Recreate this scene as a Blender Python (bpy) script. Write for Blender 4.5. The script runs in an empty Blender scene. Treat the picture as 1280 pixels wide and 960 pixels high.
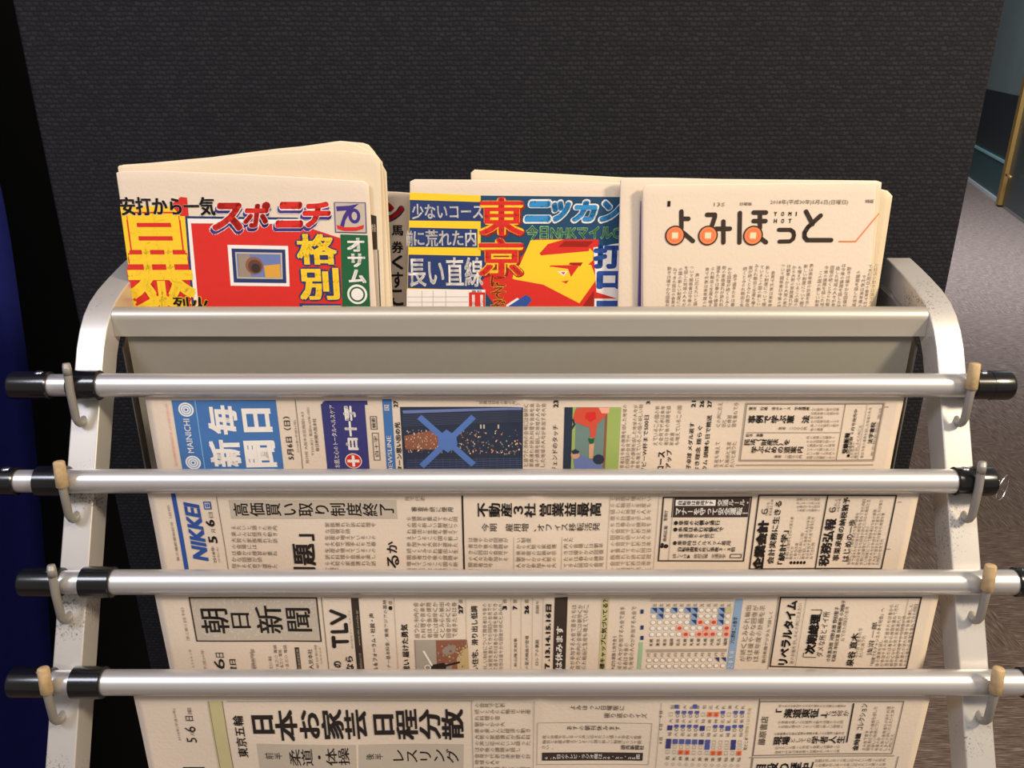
import bpy, math, random
import numpy as np
from mathutils import Vector
random.seed(7)
rng = np.random.default_rng(7)
S = bpy.context.scene
COL = S.collection

# ------------------------------------------------------------------ camera
H = 1.25                       # camera height above the floor
F = 1036.0                     # focal length in pixels of the 1280 px wide frame
P = math.radians(22.2)
cp, sp = math.cos(P), math.sin(P)
cam = bpy.data.cameras.new('camera')
cam.sensor_width = 36.0
cam.lens = F * 36.0 / 1280.0
cam.clip_start = 0.01
camo = bpy.data.objects.new('camera', cam)
camo.location = (0, 0, H)
camo.rotation_euler = (math.pi / 2 - P, 0, 0)
COL.objects.link(camo)
S.camera = camo
S.view_settings.view_transform = 'Standard'
S.view_settings.look = 'None'
S.view_settings.gamma = 1
S.view_settings.exposure = -0.03

# ------------------------------------------------------------------ light
w = bpy.data.worlds.new('room_light')
w.use_nodes = True
w.node_tree.nodes['Background'].inputs[0].default_value = (1.0, 0.93, 0.86, 1)
w.node_tree.nodes['Background'].inputs[1].default_value = 0.30
S.world = w

def area(name, loc, target, size, power, color):
    l = bpy.data.lights.new(name, 'AREA')
    l.shape = 'RECTANGLE' if isinstance(size, tuple) else 'SQUARE'
    if isinstance(size, tuple):
        l.size, l.size_y = size
    else:
        l.size = size
    l.energy = power
    l.color = color
    o = bpy.data.objects.new(name, l)
    o.location = loc
    o.rotation_euler = (Vector(target) - Vector(loc)).to_track_quat('-Z', 'Y').to_euler()
    COL.objects.link(o)
    return o

area('ceiling_downlight_warm', (1.25, -0.10, 2.0), (0.2, 0.58, 1.0), 0.22, 30, (1.0, 0.82, 0.58))
area('ceiling_downlight_cool', (-1.15, -0.45, 2.45), (-0.1, 0.6, 0.95), 0.45, 19, (0.84, 0.86, 1.0))
area('ceiling_panel_light', (0.1, -0.25, 2.5), (0.1, 0.6, 1.0), (1.2, 0.5), 14, (1.0, 0.88, 0.76))
area('corridor_light', (2.4, 4.6, 2.7), (3.9, 6.5, 0.4), 1.2, 190, (0.80, 0.88, 1.0))

# ------------------------------------------------------------------ materials
def lin(c):
    return tuple(((v / 255) / 12.92 if v / 255 <= 0.04045 else ((v / 255 + 0.055) / 1.055) ** 2.4) for v in c) + (1,)

MATS = {}
def mat(name, rgb, rough=0.6, metal=0.0, spec=0.5, noise=0.0, nscale=60, bump=0.0, bscale=300, stretch=None):
    """Principled material; noise = colour mottling amount, bump = fine relief."""
    if name in MATS:
        return MATS[name]
    m = bpy.data.materials.new(name)
    m.use_nodes = True
    nt = m.node_tree
    b = nt.nodes['Principled BSDF']
    b.inputs['Roughness'].default_value = rough
    b.inputs['Metallic'].default_value = metal
    b.inputs['Specular IOR Level'].default_value = spec
    c = lin(rgb)
    tc = nt.nodes.new('ShaderNodeTexCoord')
    mp = nt.nodes.new('ShaderNodeMapping')
    nt.links.new(tc.outputs['Object'], mp.inputs[0])
    if stretch:
        mp.inputs['Scale'].default_value = stretch
    n = nt.nodes.new('ShaderNodeTexNoise')
    n.inputs['Scale'].default_value = nscale
    n.inputs['Detail'].default_value = 4
    nt.links.new(mp.outputs[0], n.inputs['Vector'])
    mx = nt.nodes.new('ShaderNodeMix'); mx.data_type = 'RGBA'
    mx.inputs['A'].default_value = tuple(v * (1 - noise) for v in c[:3]) + (1,)
    mx.inputs['B'].default_value = tuple(min(1, v * (1 + noise)) for v in c[:3]) + (1,)
    nt.links.new(n.outputs['Fac'], mx.inputs['Factor'])
    nt.links.new(mx.outputs['Result'], b.inputs['Base Color'])
    if bump > 0:
        n2 = nt.nodes.new('ShaderNodeTexNoise')
        n2.inputs['Scale'].default_value = bscale
        nt.links.new(mp.outputs[0], n2.inputs['Vector'])
        bp = nt.nodes.new('ShaderNodeBump')
        bp.inputs['Strength'].default_value = bump
        bp.inputs['Distance'].default_value = 0.001
        nt.links.new(n2.outputs['Fac'], bp.inputs['Height'])
        nt.links.new(bp.outputs[0], b.inputs['Normal'])
    MATS[name] = m
    return m

M_NEWS = mat('newsprint_paper', (222, 206, 188), 0.85, spec=0.1, noise=0.03, nscale=30, bump=0.15, bscale=400)
M_NEWS2 = mat('newsprint_paper_cream', (220, 204, 178), 0.85, spec=0.1, noise=0.04, nscale=25, bump=0.15, bscale=400)
M_ALU = mat('brushed_aluminium', (214, 212, 212), 0.36, metal=0.75, noise=0.03, nscale=80, stretch=(0.02, 1, 1))
M_BLACK = mat('black_rubber', (16, 16, 18), 0.22, spec=0.6)
M_STEEL = mat('steel_screw', (200, 200, 205), 0.25, metal=1.0)
M_PEG = mat('grey_coated_peg', (150, 146, 140), 0.45, metal=0.35, noise=0.08, nscale=300)
M_BIN = mat('grey_enamel_panel', (143, 139, 128), 0.55, metal=0.15, noise=0.05, nscale=150)
M_BAR = mat('anodised_bar', (184, 178, 168), 0.42, metal=0.5, noise=0.03, nscale=90, stretch=(0.05, 1, 1))

def rail_material():
    m = mat('scuffed_silver_frame', (204, 200, 196), 0.42, metal=0.55, noise=0.05, nscale=40)
    nt = m.node_tree
    b = nt.nodes['Principled BSDF']
    src = b.inputs['Base Color'].links[0].from_socket
    geo = nt.nodes.new('ShaderNodeTexCoord')
    n = nt.nodes.new('ShaderNodeTexNoise'); n.inputs['Scale'].default_value = 650; n.inputs['Detail'].default_value = 3
    n2 = nt.nodes.new('ShaderNodeTexNoise'); n2.inputs['Scale'].default_value = 22; n2.inputs['Detail'].default_value = 2
    nt.links.new(geo.outputs['Object'], n.inputs['Vector']); nt.links.new(geo.outputs['Object'], n2.inputs['Vector'])
    mul = nt.nodes.new('ShaderNodeMath'); mul.operation = 'MULTIPLY'
    nt.links.new(n.outputs['Fac'], mul.inputs[0]); nt.links.new(n2.outputs['Fac'], mul.inputs[1])
    r = nt.nodes.new('ShaderNodeValToRGB')
    r.color_ramp.elements[0].position = 0.36; r.color_ramp.elements[1].position = 0.46
    nt.links.new(mul.outputs[0], r.inputs[0])
    mx = nt.nodes.new('ShaderNodeMix'); mx.data_type = 'RGBA'
    nt.links.new(r.outputs[0], mx.inputs['Factor'])
    nt.links.new(src, mx.inputs['A'])
    mx.inputs['B'].default_value = lin((140, 122, 108))
    nt.links.new(mx.outputs['Result'], b.inputs['Base Color'])
    return m
M_RAIL = rail_material()

def cap_material():
    m = mat('worn_tan_rubber_cap', (176, 150, 112), 0.75, noise=0.45, nscale=260)
    return m
M_CAP = cap_material()

def fabric_partition():
    m = bpy.data.materials.new('woven_charcoal_fabric'); m.use_nodes = True
    nt = m.node_tree; b = nt.nodes['Principled BSDF']
    b.inputs['Roughness'].default_value = 0.9; b.inputs['Specular IOR Level'].default_value = 0.15
    tc = nt.nodes.new('ShaderNodeTexCoord')
    mp = nt.nodes.new('ShaderNodeMapping')
    mp.inputs['Rotation'].default_value = (math.pi / 2, 0, 0)
    nt.links.new(tc.outputs['Object'], mp.inputs[0])
    # slight irregularity of the yarns
    nz = nt.nodes.new('ShaderNodeTexNoise'); nz.inputs['Scale'].default_value = 160
    nt.links.new(tc.outputs['Object'], nz.inputs['Vector'])
    ad = nt.nodes.new('ShaderNodeMixRGB'); ad.blend_type = 'ADD'; ad.inputs[0].default_value = 0.0040
    nt.links.new(mp.outputs[0], ad.inputs[1]); nt.links.new(nz.outputs['Color'], ad.inputs[2])
    br = nt.nodes.new('ShaderNodeTexBrick')
    br.inputs['Scale'].default_value = 1.0
    br.inputs['Brick Width'].default_value = 0.0066
    br.inputs['Row Height'].default_value = 0.0042
    br.inputs['Mortar Size'].default_value = 0.0017
    br.inputs['Mortar Smooth'].default_value = 1.0
    br.inputs['Color1'].default_value = (0.014, 0.014, 0.018, 1)
    br.inputs['Color2'].default_value = (0.024, 0.024, 0.029, 1)
    br.inputs['Mortar'].default_value = (0.0115, 0.0115, 0.0145, 1)
    nt.links.new(ad.outputs[0], br.inputs['Vector'])
    nt.links.new(br.outputs['Color'], b.inputs['Base Color'])
    inv = nt.nodes.new('ShaderNodeMath'); inv.operation = 'SUBTRACT'; inv.inputs[0].default_value = 1
    nt.links.new(br.outputs['Fac'], inv.inputs[1])
    bp = nt.nodes.new('ShaderNodeBump'); bp.inputs['Strength'].default_value = 0.30; bp.inputs['Distance'].default_value = 0.0015
    nt.links.new(inv.outputs[0], bp.inputs['Height']); nt.links.new(bp.outputs[0], b.inputs['Normal'])
    return m

def carpet():
    m = bpy.data.materials.new('streaked_grey_carpet'); m.use_nodes = True
    nt = m.node_tree; b = nt.nodes['Principled BSDF']
    b.inputs['Roughness'].default_value = 0.95; b.inputs['Specular IOR Level'].default_value = 0.1
    tc = nt.nodes.new('ShaderNodeTexCoord')
    def streak(rot, sc):
        mp = nt.nodes.new('ShaderNodeMapping')
        mp.inputs['Rotation'].default_value = (0, 0, rot)
        mp.inputs['Scale'].default_value = sc
        nt.links.new(tc.outputs['Object'], mp.inputs[0])
        n = nt.nodes.new('ShaderNodeTexNoise'); n.inputs['Scale'].default_value = 1.0; n.inputs['Detail'].default_value = 5
        n.inputs['Roughness'].default_value = 0.65
        nt.links.new(mp.outputs[0], n.inputs['Vector'])
        return n.outputs['Fac']
    a = streak(0.0, (22, 520, 1)); c = streak(0.0, (520, 22, 1))
    ch = nt.nodes.new('ShaderNodeTexChecker'); ch.inputs['Scale'].default_value = 2.0
    mp = nt.nodes.new('ShaderNodeMapping'); mp.inputs['Location'].default_value = (0.35, 0.01, 0.05)
    nt.links.new(tc.outputs['Object'], mp.inputs[0]); nt.links.new(mp.outputs[0], ch.inputs['Vector'])
    mf = nt.nodes.new('ShaderNodeMix'); mf.data_type = 'FLOAT'
    nt.links.new(ch.outputs['Fac'], mf.inputs[0]); nt.links.new(a, mf.inputs[2]); nt.links.new(c, mf.inputs[3])
    r = nt.nodes.new('ShaderNodeValToRGB')
    e = r.color_ramp.elements
    e[0].position = 0.30; e[0].color = lin((74, 60, 54))
    e[1].position = 0.72; e[1].color = lin((190, 174, 162))
    k = r.color_ramp.elements.new(0.5); k.color = lin((120, 104, 97))
    nt.links.new(mf.outputs[0], r.inputs[0])
    nt.links.new(r.outputs[0], b.inputs['Base Color'])
    bp = nt.nodes.new('ShaderNodeBump'); bp.inputs['Strength'].default_value = 0.4; bp.inputs['Distance'].default_value = 0.002
    nt.links.new(mf.outputs[0], bp.inputs['Height']); nt.links.new(bp.outputs[0], b.inputs['Normal'])
    return m

# ------------------------------------------------------------------ helpers
def ray(px, py):
    xc, yc = (px - 640) / F, (py - 480) / F
    return Vector((xc, cp - yc * sp, -sp - yc * cp))

def hitY(px, py, Y):
    """point on the vertical plane y = Y seen at a given place of the frame"""
    r = ray(px, py)
    return Vector((0, 0, H)) + r * (Y / r.y)

def link(o, parent=None):
    COL.objects.link(o)
    if parent is not None:
        o.parent = parent
        o.matrix_parent_inverse = parent.matrix_world.inverted() if False else o.matrix_parent_inverse
    return o

def thing(name, label, cat, loc=(0, 0, 0), group=None):
    o = bpy.data.objects.new(name, None)
    o.empty_display_size = 0.02
    o.location = loc
    o['label'] = label; o['category'] = cat
    if group: o['group'] = group
    COL.objects.link(o)
    return o

def tag(o, label, cat, group=None):
    o['label'] = label; o['category'] = cat
    if group: o['group'] = group
    return o

def origin_of(parent):
    v = Vector((0, 0, 0))
    while parent is not None:
        v = v + parent.location
        parent = parent.parent
    return v

def obj(name, verts, faces, m, parent=None, smooth=False, mats=None, idx=None):
    """mesh object from world coordinates (made local to its parent)"""
    me = bpy.data.meshes.new(name)
    off = origin_of(parent)
    V = np.asarray([tuple(v) for v in verts], dtype=float).reshape(-1, 3) - np.array(off)
    me.from_pydata(V.tolist(), [], faces)
    if mats:
        for x in mats: me.materials.append(x)
        me.polygons.foreach_set('material_index', idx)
    else:
        me.materials.append(m)
    if smooth:
        me.polygons.foreach_set('use_smooth', [True] * len(me.polygons))
    me.update()
    o = bpy.data.objects.new(name, me)
    COL.objects.link(o)
    if parent is not None: o.parent = parent
    return o

def bevel(o, wd, seg=2):
    b = o.modifiers.new('bevel', 'BEVEL'); b.width = wd; b.segments = seg; b.limit_method = 'ANGLE'
    b.angle_limit = math.radians(35)
    return o

def box(name, lo, hi, m, parent=None, bev=0.0):
    x0, y0, z0 = lo; x1, y1, z1 = hi
    v = [(x0,y0,z0),(x1,y0,z0),(x1,y1,z0),(x0,y1,z0),(x0,y0,z1),(x1,y0,z1),(x1,y1,z1),(x0,y1,z1)]
    f = [(0,3,2,1),(4,5,6,7),(0,1,5,4),(1,2,6,5),(2,3,7,6),(3,0,4,7)]
    o = obj(name, v, f, m, parent)
    if bev: bevel(o, bev)
    return o

def extrude_x(name, prof, x0, x1, m, parent=None, smooth=False, bev=0.0):
    n = len(prof)
    v = [(x0, y, z) for y, z in prof] + [(x1, y, z) for y, z in prof]
    f = [(i, (i + 1) % n, n + (i + 1) % n, n + i) for i in range(n)]
    f += [tuple(range(n))[::-1], tuple(range(n, 2 * n))]
    o = obj(name, v, f, m, parent)
    if smooth:
        for p in o.data.polygons: p.use_smooth = len(p.vertices) == 4
    if bev: bevel(o, bev)
    return o

def lathe_x(name, rings, cy, cz, m, parent=None, seg=28):
    """surface of revolution about an x axis line; rings = (x, radius)"""
    v, f = [], []
    for x, r in rings:
        for k in range(seg):
            a = 2 * math.pi * k / seg
            v.append((x, cy + r * math.cos(a), cz + r * math.sin(a)))
    for i in range(len(rings) - 1):
        for k in range(seg):
            a, b = i * seg + k, i * seg + (k + 1) % seg
            f.append((a, a + seg, b + seg, b))
    f.append(tuple(range(seg)))
    f.append(tuple(range((len(rings) - 1) * seg, len(rings) * seg))[::-1])
    o = obj(name, v, f, m, parent)
    for p in o.data.polygons: p.use_smooth = len(p.vertices) == 4
    e = o.modifiers.new('edge', 'EDGE_SPLIT'); e.split_angle = math.radians(25)
    return o

def tube(name, pts, r, m, parent=None, seg=12, closed=False):
    pts = [Vector(p) for p in pts]
    n = len(pts); v, f = [], []
    up = Vector((1, 0, 0))
    for i, p in enumerate(pts):
        a = pts[(i - 1) % n] if (closed or i > 0) else p
        b = pts[(i + 1) % n] if (closed or i < n - 1) else p
        t = (b - a).normalized()
        s = t.cross(up)
        if s.length < 1e-4: s = t.cross(Vector((0, 1, 0)))
        s.normalize(); q = t.cross(s)
        rr = r[i] if isinstance(r, (list, tuple)) else r
        for k in range(seg):
            an = 2 * math.pi * k / seg
            v.append(p + (s * math.cos(an) + q * math.sin(an)) * rr)
    for i in range(n if closed else n - 1):
        for k in range(seg):
            a, b = i * seg + k, i * seg + (k + 1) % seg
            c, d = ((i + 1) % n) * seg + (k + 1) % seg, ((i + 1) % n) * seg + k
            f.append((a, b, c, d))
    if not closed:
        f.append(tuple(range(seg))[::-1]); f.append(tuple(range((n - 1) * seg, n * seg)))
    return obj(name, v, f, m, parent, smooth=True)

# ------------------------------------------------------------------ printed ink
GL = {}
def glyph(s, bold=0.0, res=2):
    """filled outline of a string; weight is added with shifted copies so that dense characters stay open"""
    if len(s) > 1 and bold > 0 and res == 1: bold *= 0.6
    k = (s, round(bold, 3), res)
    if k in GL: return GL[k]
    k0 = (s, 0.0, res)
    if k0 not in GL:
        cu = bpy.data.curves.new('t', 'FONT'); cu.body = s; cu.size = 1; cu.resolution_u = res
        ob = bpy.data.objects.new('t', cu)
        me = bpy.data.meshes.new_from_object(ob)
        n = len(me.vertices); co = np.empty(n * 3); me.vertices.foreach_get('co', co)
        t = len(me.loops); lo = np.empty(t, dtype=int); me.loops.foreach_get('vertex_index', lo)
        GL[k0] = (co.reshape(-1, 3)[:, :2].copy(), lo.reshape(-1, 3).copy())
        bpy.data.meshes.remove(me); bpy.data.objects.remove(ob); bpy.data.curves.remove(cu)
    if bold <= 0.004: return GL[k0]
    g, f = GL[k0]
    if res == 1 or bold < 0.012: D = [(-1, 0), (1, 0)]
    elif bold < 0.05: D = [(-1, -.6), (1, -.6), (-1, .6), (1, .6), (0, 0)]
    else: D = [(math.cos(2 * math.pi * q / 12), math.sin(2 * math.pi * q / 12)) for q in range(12)] + [(0, 0)]
    V = np.vstack([g + np.array(d) * bold for d in D]); Fc = np.vstack([f + i * len(g) for i in range(len(D))])
    GL[k] = (V, Fc)
    return GL[k]

INK = {
    'K': (46, 40, 38), 'K2': (62, 52, 46), 'G': (126, 112, 100), 'g': (150, 135, 120), 'W': (236, 230, 224),
    'gray': (190, 178, 162), 'mid': (168, 158, 144), 'blue': (72, 116, 176), 'lblue': (120, 165, 215), 'indigo': (62, 62, 120),
    'red': (210, 52, 46), 'dred': (150, 40, 30), 'yellow': (240, 200, 52), 'navy': (46, 62, 110), 'teal': (40, 74, 104),
    'sky': (58, 140, 200), 'green': (40, 96, 62), 'orange': (236, 132, 84), 'peach': (250, 214, 180), 'nk': (52, 84, 158),
    'olive': (196, 186, 140), 'lg': (150, 190, 150), 'bstrip': (140, 165, 196), 'pink': (240, 170, 150), 'purple': (70, 56, 130),
    'night': (50, 58, 76), 'night2': (78, 84, 104), 'xb': (88, 120, 186), 'brown': (140, 92, 74), 'lime': (156, 176, 100),
    'tealp': (112, 136, 130), 'pred': (206, 84, 64), 'slate': (74, 92, 150), 'photo': (150, 136, 122), 'photo2': (190, 168, 120),
    'amber': (214, 160, 70), 'skin': (206, 160, 130), 'bluebox': (80, 90, 160), 'ls': (108, 124, 176), 'dots': (196, 84, 64),
    'gold': (200, 150, 60), 'violet': (88, 66, 128), 'dbrown': (96, 68, 58), 'mottle': (212, 203, 190),
}
def ink(c):
    return mat('ink_' + {'K': 'black', 'K2': 'soft_black', 'G': 'small_print', 'g': 'faint_print', 'W': 'paper_white'}.get(c, c), INK[c], 0.8, spec=0.12, noise=0.04, nscale=200)

class Surface:
    """flat or slightly wavy page; o origin, u right, w up, n towards the viewer"""
    def __init__(s, o, n, disp=None):
        s.o = Vector(o); s.n = Vector(n).normalized(); s.u = Vector((1, 0, 0)); s.w = s.n.cross(s.u)
        if s.w.z < 0: s.w = -s.w
        s.disp = disp
    def loc(s, px, py):
        r = ray(px, py); c = Vector((0, 0, H))
        t = (s.o - c).dot(s.n) / r.dot(s.n)
        d = c + r * t - s.o
        return d.dot(s.u), d.dot(s.w)
    def pts(s, uv, off):
        uv = np.asarray(uv, dtype=float)
        k = np.full(len(uv), off)
        if s.disp is not None: k = k + s.disp(uv[:, 0], uv[:, 1])
        return (np.array(s.o)[None] + uv[:, :1] * np.array(s.u)[None] + uv[:, 1:2] * np.array(s.w)[None] + k[:, None] * np.array(s.n)[None])

class Print:
    def __init__(s, surf):
        s.s = surf; s.parts = {}
        s.n = 0; s.cur = ('printed_text', 0)
    def part(s, name): s.n += 1; s.cur = (name, s.n)
    def add(s, uv, faces, col, layer):
        s.parts.setdefault(s.cur, []).append((np.asarray(uv, float), np.asarray(faces, int), col, 0.00018 + 0.00007 * layer))
    def jac(s, cx, cy):
        u0, w0 = s.s.loc(cx, cy); u1, w1 = s.s.loc(cx + 1, cy); u2, w2 = s.s.loc(cx, cy + 1)
        return u0, w0, (u1 - u0), (w0 - w2)
    def quad(s, c4, col, layer=0):
        """four px corners TL TR BR BL, subdivided"""
        L = [np.array(s.s.loc(*c)) for c in c4]
        du = max(np.linalg.norm(L[1] - L[0]), np.linalg.norm(L[2] - L[3])); dw = max(np.linalg.norm(L[3] - L[0]), np.linalg.norm(L[2] - L[1]))
        nu, nw = max(1, int(du / 0.010)), max(1, int(dw / 0.010))
        uv = []
        for j in range(nw + 1):
            b = j / nw
            for i in range(nu + 1):
                a = i / nu
                uv.append((L[0] * (1 - a) + L[1] * a) * (1 - b) + (L[3] * (1 - a) + L[2] * a) * b)
        f = []
        for j in range(nw):
            for i in range(nu):
                k = j * (nu + 1) + i
                f.append((k, k + 1, k + nu + 2)); f.append((k, k + nu + 2, k + nu + 1))
        s.add(uv, f, col, layer)
    def rect(s, x0, y0, x1, y1, col, layer=0):
        """axis-aligned on the page; x measured at the middle row"""
        cy = (y0 + y1) / 2
        u0 = s.s.loc(x0, cy)[0]; u1 = s.s.loc(x1, cy)[0]; w0 = s.s.loc((x0+x1)/2, y0)[1]; w1 = s.s.loc((x0+x1)/2, y1)[1]
        s.lrect(u0, w0, u1, w1, col, layer)
    def lrect(s, u0, w0, u1, w1, col, layer):
        nu, nw = max(1, int(abs(u1 - u0) / 0.010)), max(1, int(abs(w0 - w1) / 0.010))
        uv = [(u0 + (u1 - u0) * i / nu, w0 + (w1 - w0) * j / nw) for j in range(nw + 1) for i in range(nu + 1)]
        f = []
        for j in range(nw):
            for i in range(nu):
                k = j * (nu + 1) + i
                f.append((k, k + 1, k + nu + 2)); f.append((k, k + nu + 2, k + nu + 1))
        s.add(uv, f, col, layer)
    def frame(s, x0, y0, x1, y1, t, col, layer=1):
        cy = (y0 + y1) / 2
        u0 = s.s.loc(x0, cy)[0]; u1 = s.s.loc(x1, cy)[0]; w0 = s.s.loc((x0+x1)/2, y0)[1]; w1 = s.s.loc((x0+x1)/2, y1)[1]
        t = t * 0.00056
        s.lrect(u0, w0, u1, w0 - t, col, layer); s.lrect(u0, w1 + t, u1, w1, col, layer)
        s.lrect(u0, w0, u0 + t, w1, col, layer); s.lrect(u1 - t, w0, u1, w1, col, layer)
    def poly(s, pts, col, layer=0):
        """simple polygon given in px (ear clipped)"""
        from mathutils.geometry import tessellate_polygon
        L = [s.s.loc(*p) for p in pts]
        tr = tessellate_polygon([[Vector((a, b, 0)) for a, b in L]])
        s.add(L, [tuple(t) for t in tr], col, layer)
    def disc(s, cx, cy, r, col, layer=0, n=24, sy=1.0):
        u, w, a, b = s.jac(cx, cy)
        R = r * a
        uv = [(u, w)] + [(u + R * math.cos(2 * math.pi * k / n), w + R * sy * math.sin(2 * math.pi * k / n)) for k in range(n)]
        s.add(uv, [(0, 1 + k, 1 + (k + 1) % n) for k in range(n)], col, layer)
    def stroke(s, pts, wd, col, layer=0, cap=True):
        L = [np.array(s.s.loc(*p)) for p in pts]
        u, w_, a, b = s.jac(*pts[0]); hw = wd * a / 2
        for i in range(len(L) - 1):
            d = L[i + 1] - L[i]; n = np.linalg.norm(d); m = max(1, int(n / 0.012)); d = d / n; q = np.array((-d[1], d[0])) * hw
            uv, f = [], []
            for k in range(m + 1):
                c = L[i] + d * n * k / m; uv += [c + q, c - q]
            for k in range(m): f += [(2*k, 2*k+1, 2*k+3), (2*k, 2*k+3, 2*k+2)]
            s.add(uv, f, col, layer)
        if cap:
            for c in L:
                uv = [c] + [c + hw * np.array((math.cos(2 * math.pi * k / 12), math.sin(2 * math.pi * k / 12))) for k in range(12)]
                s.add(uv, [(0, 1 + k, 1 + (k + 1) % 12) for k in range(12)], col, layer)
    def text(s, t, mode, x0, y0, x1, y1, col='K', bold=0.0, layer=2, res=2, slant=0.0, fit=True):
        """mode U upright row, D upright column, V column of a page lying on its side (runs right),
        H row of a page lying on its side (runs up).  The px box is the box of the whole run."""
        cx, cy = (x0 + x1) / 2, (y0 + y1) / 2
        u, w_, a, b = s.jac(cx, cy)
        Wd, Hd = (x1 - x0) * a, (y1 - y0) * b
        if mode in 'UH' or len(t) == 1 and fit:
            if mode == 'V': mode = 'H'
            if mode == 'D': mode = 'U'
            g, f = glyph(t, bold, res)
            if len(g) == 0: return
            g = g.copy()
            g[:, 0] += slant * g[:, 1]
            mn, mx = g.min(0), g.max(0); g = (g - (mn + mx) / 2) / np.maximum(mx - mn, 1e-6)
            if mode == 'U': uv = np.c_[u + g[:, 0] * Wd, w_ + g[:, 1] * Hd]
            else: uv = np.c_[u - g[:, 1] * Wd, w_ + g[:, 0] * Hd]
            s.add(uv, f, col, layer); return
        n = len(t)
        for i, ch in enumerate(t):
            if ch in ' 　': continue
            g, f = glyph({'ー': '｜', '（': '︵', '）': '︶'}.get(ch, ch) if (ch == 'ー') else ch, bold, res)
            if len(g) == 0: continue
            g = g - np.array((0.5, 0.38))
            if ch == 'ー': g = g * np.array((1, 0.75))
            if mode == 'V':
                c = (u - Wd / 2 + Wd * (i + 0.5) / n, w_)
                uv = np.c_[c[0] - g[:, 1] * Wd / n, c[1] + g[:, 0] * Hd]
            else:
                c = (u, w_ + Hd / 2 - Hd * (i + 0.5) / n)
                uv = np.c_[c[0] + g[:, 0] * Wd, c[1] + g[:, 1] * Hd / n]
            s.add(uv, f, col, layer)
    def body(s, mode, x0, y0, x1, y1, pitch, col='G', ch=None, jag=0.12, bold=0.0):
        """small print: V = runs left to right in stacked lines, H = runs bottom to top side by side, D = upright columns"""
        L = 'この国の新しい制度について関係者は今後の課題を話した地域の人々が参加する大会で選手たちは春から練習を重ねてきた同日の会見で代表は来年度の計画を示し多くの声に応えたいと語った市内の会場には朝早くから大勢の家族連れが訪れ料理や音楽を楽しんだ経済の動きは緩やかな回復が続くとみられ輸出と生産も増えている'
        if mode == 'V': n = max(1, round((y1 - y0) / pitch)); span = x1 - x0
        else: n = max(1, round((x1 - x0) / pitch)); span = y1 - y0
        ch = ch or pitch * 0.80
        for i in range(n):
            k = random.randrange(len(L)); m = max(1, int(span / ch))
            if random.random() < jag: m = max(2, int(m * random.uniform(0.3, 0.9)))
            t = ''.join(L[(k + q) % len(L)] for q in range(m))
            c = (i + 0.5) * pitch
            th = pitch * 0.78
            if mode == 'V': s.text(t, 'V', x0, y0 + c - th / 2, x0 + m * ch, y0 + c + th / 2, col, layer=2, res=1, fit=False, bold=bold)
            elif mode == 'H':
                for q in range(m):
                    yy = y1 - (q + 0.5) * ch
                    s.text(t[q], 'H', x0 + c - th / 2 - (yy - (y0 + y1) / 2) * s.lean(x0 + c), yy - ch * 0.42, x0 + c + th / 2 - (yy - (y0 + y1) / 2) * s.lean(x0 + c), yy + ch * 0.42, col, layer=2, res=1, bold=bold)
            else: s.text(t, 'D', x0 + c - th / 2, y0, x0 + c + th / 2, y0 + m * ch, col, layer=2, res=1, fit=False, bold=bold)
    def lean(s, x): return (x - 640) / (3020 - 480)
    def build(s, parent, labels=None, stuff=()):
        for (name, _k), items in s.parts.items():
            V, Fc, idx, mats = [], [], [], []
            nv = 0
            for uv, f, col, off in items:
                m = ink(col)
                if m not in mats: mats.append(m)
                V.append(s.s.pts(uv, off)); Fc.append(f + nv); nv += len(uv); idx += [mats.index(m)] * len(f)
            V = np.vstack(V) - np.array(origin_of(parent)); Fc = np.vstack(Fc)
            me = bpy.data.meshes.new(name)
            me.from_pydata(V.tolist(), [], Fc.tolist())
            for m in mats: me.materials.append(m)
            me.polygons.foreach_set('material_index', idx[:len(me.polygons)])
            me.update()
            o = bpy.data.objects.new(name, me); COL.objects.link(o); o.parent = parent
            if labels and name in labels: o['label'] = labels[name]
            if name in ('small_print', 'schedule_table'): o['kind'] = 'stuff'

# ------------------------------------------------------------------ setting
def struct(o):
    o['kind'] = 'structure'; return o

struct(box('floor', (-6, -2, -0.05), (8, 14, 0), carpet()))
M_WALLD = mat('dark_painted_wall', (34, 36, 42), 0.8, noise=0.05, nscale=20)
struct(box('wall_back', (-6, 13.0, 0), (8, 13.1, 3.2), M_WALLD))
struct(box('wall_left', (-3.2, 1.9, 0), (-3.1, 13, 3.2), M_WALLD))
# side wall beyond the partition, seen past its right edge
wa, wb = Vector((3.24, 4.0, 0)), Vector((6.0, 13.0, 0))
wd = (wb - wa).normalized(); wn = Vector((-wd.y, wd.x, 0))
def wallbox(name, z0, z1, t, m, s0=0.0, s1=None, parent=None, t0=-0.02):
    s1 = (wb - wa).length if s1 is None else s1
    c = []
    for z in (z0, z1):
        for a, b in ((s0, t), (s1, t), (s1, t0), (s0, t0)):
            q = wa + wd * a + wn * b; c.append((q.x, q.y, z))
    return obj(name, c, [(0,1,2,3),(7,6,5,4),(0,4,5,1),(1,5,6,2),(2,6,7,3),(3,7,4,0)], m, parent)
struct(wallbox('wall_right', 0, 3.2, 0.0, mat('grey_green_wall', (112, 124, 124), 0.35, noise=0.12, nscale=3), t0=-0.15))
struct(wallbox('trim_1', 0.33, 0.86, 0.015, mat('dark_wainscot', (38, 44, 48), 0.4, noise=0.1, nscale=15)))
struct(wallbox('baseboard_right', 0.0, 0.33, 0.03, mat('teal_baseboard', (34, 74, 80), 0.4, noise=0.1, nscale=12)))
struct(wallbox('trim_2', 0.318, 0.336, 0.04, mat('pale_teal_edge', (132, 176, 180), 0.3)))
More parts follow.
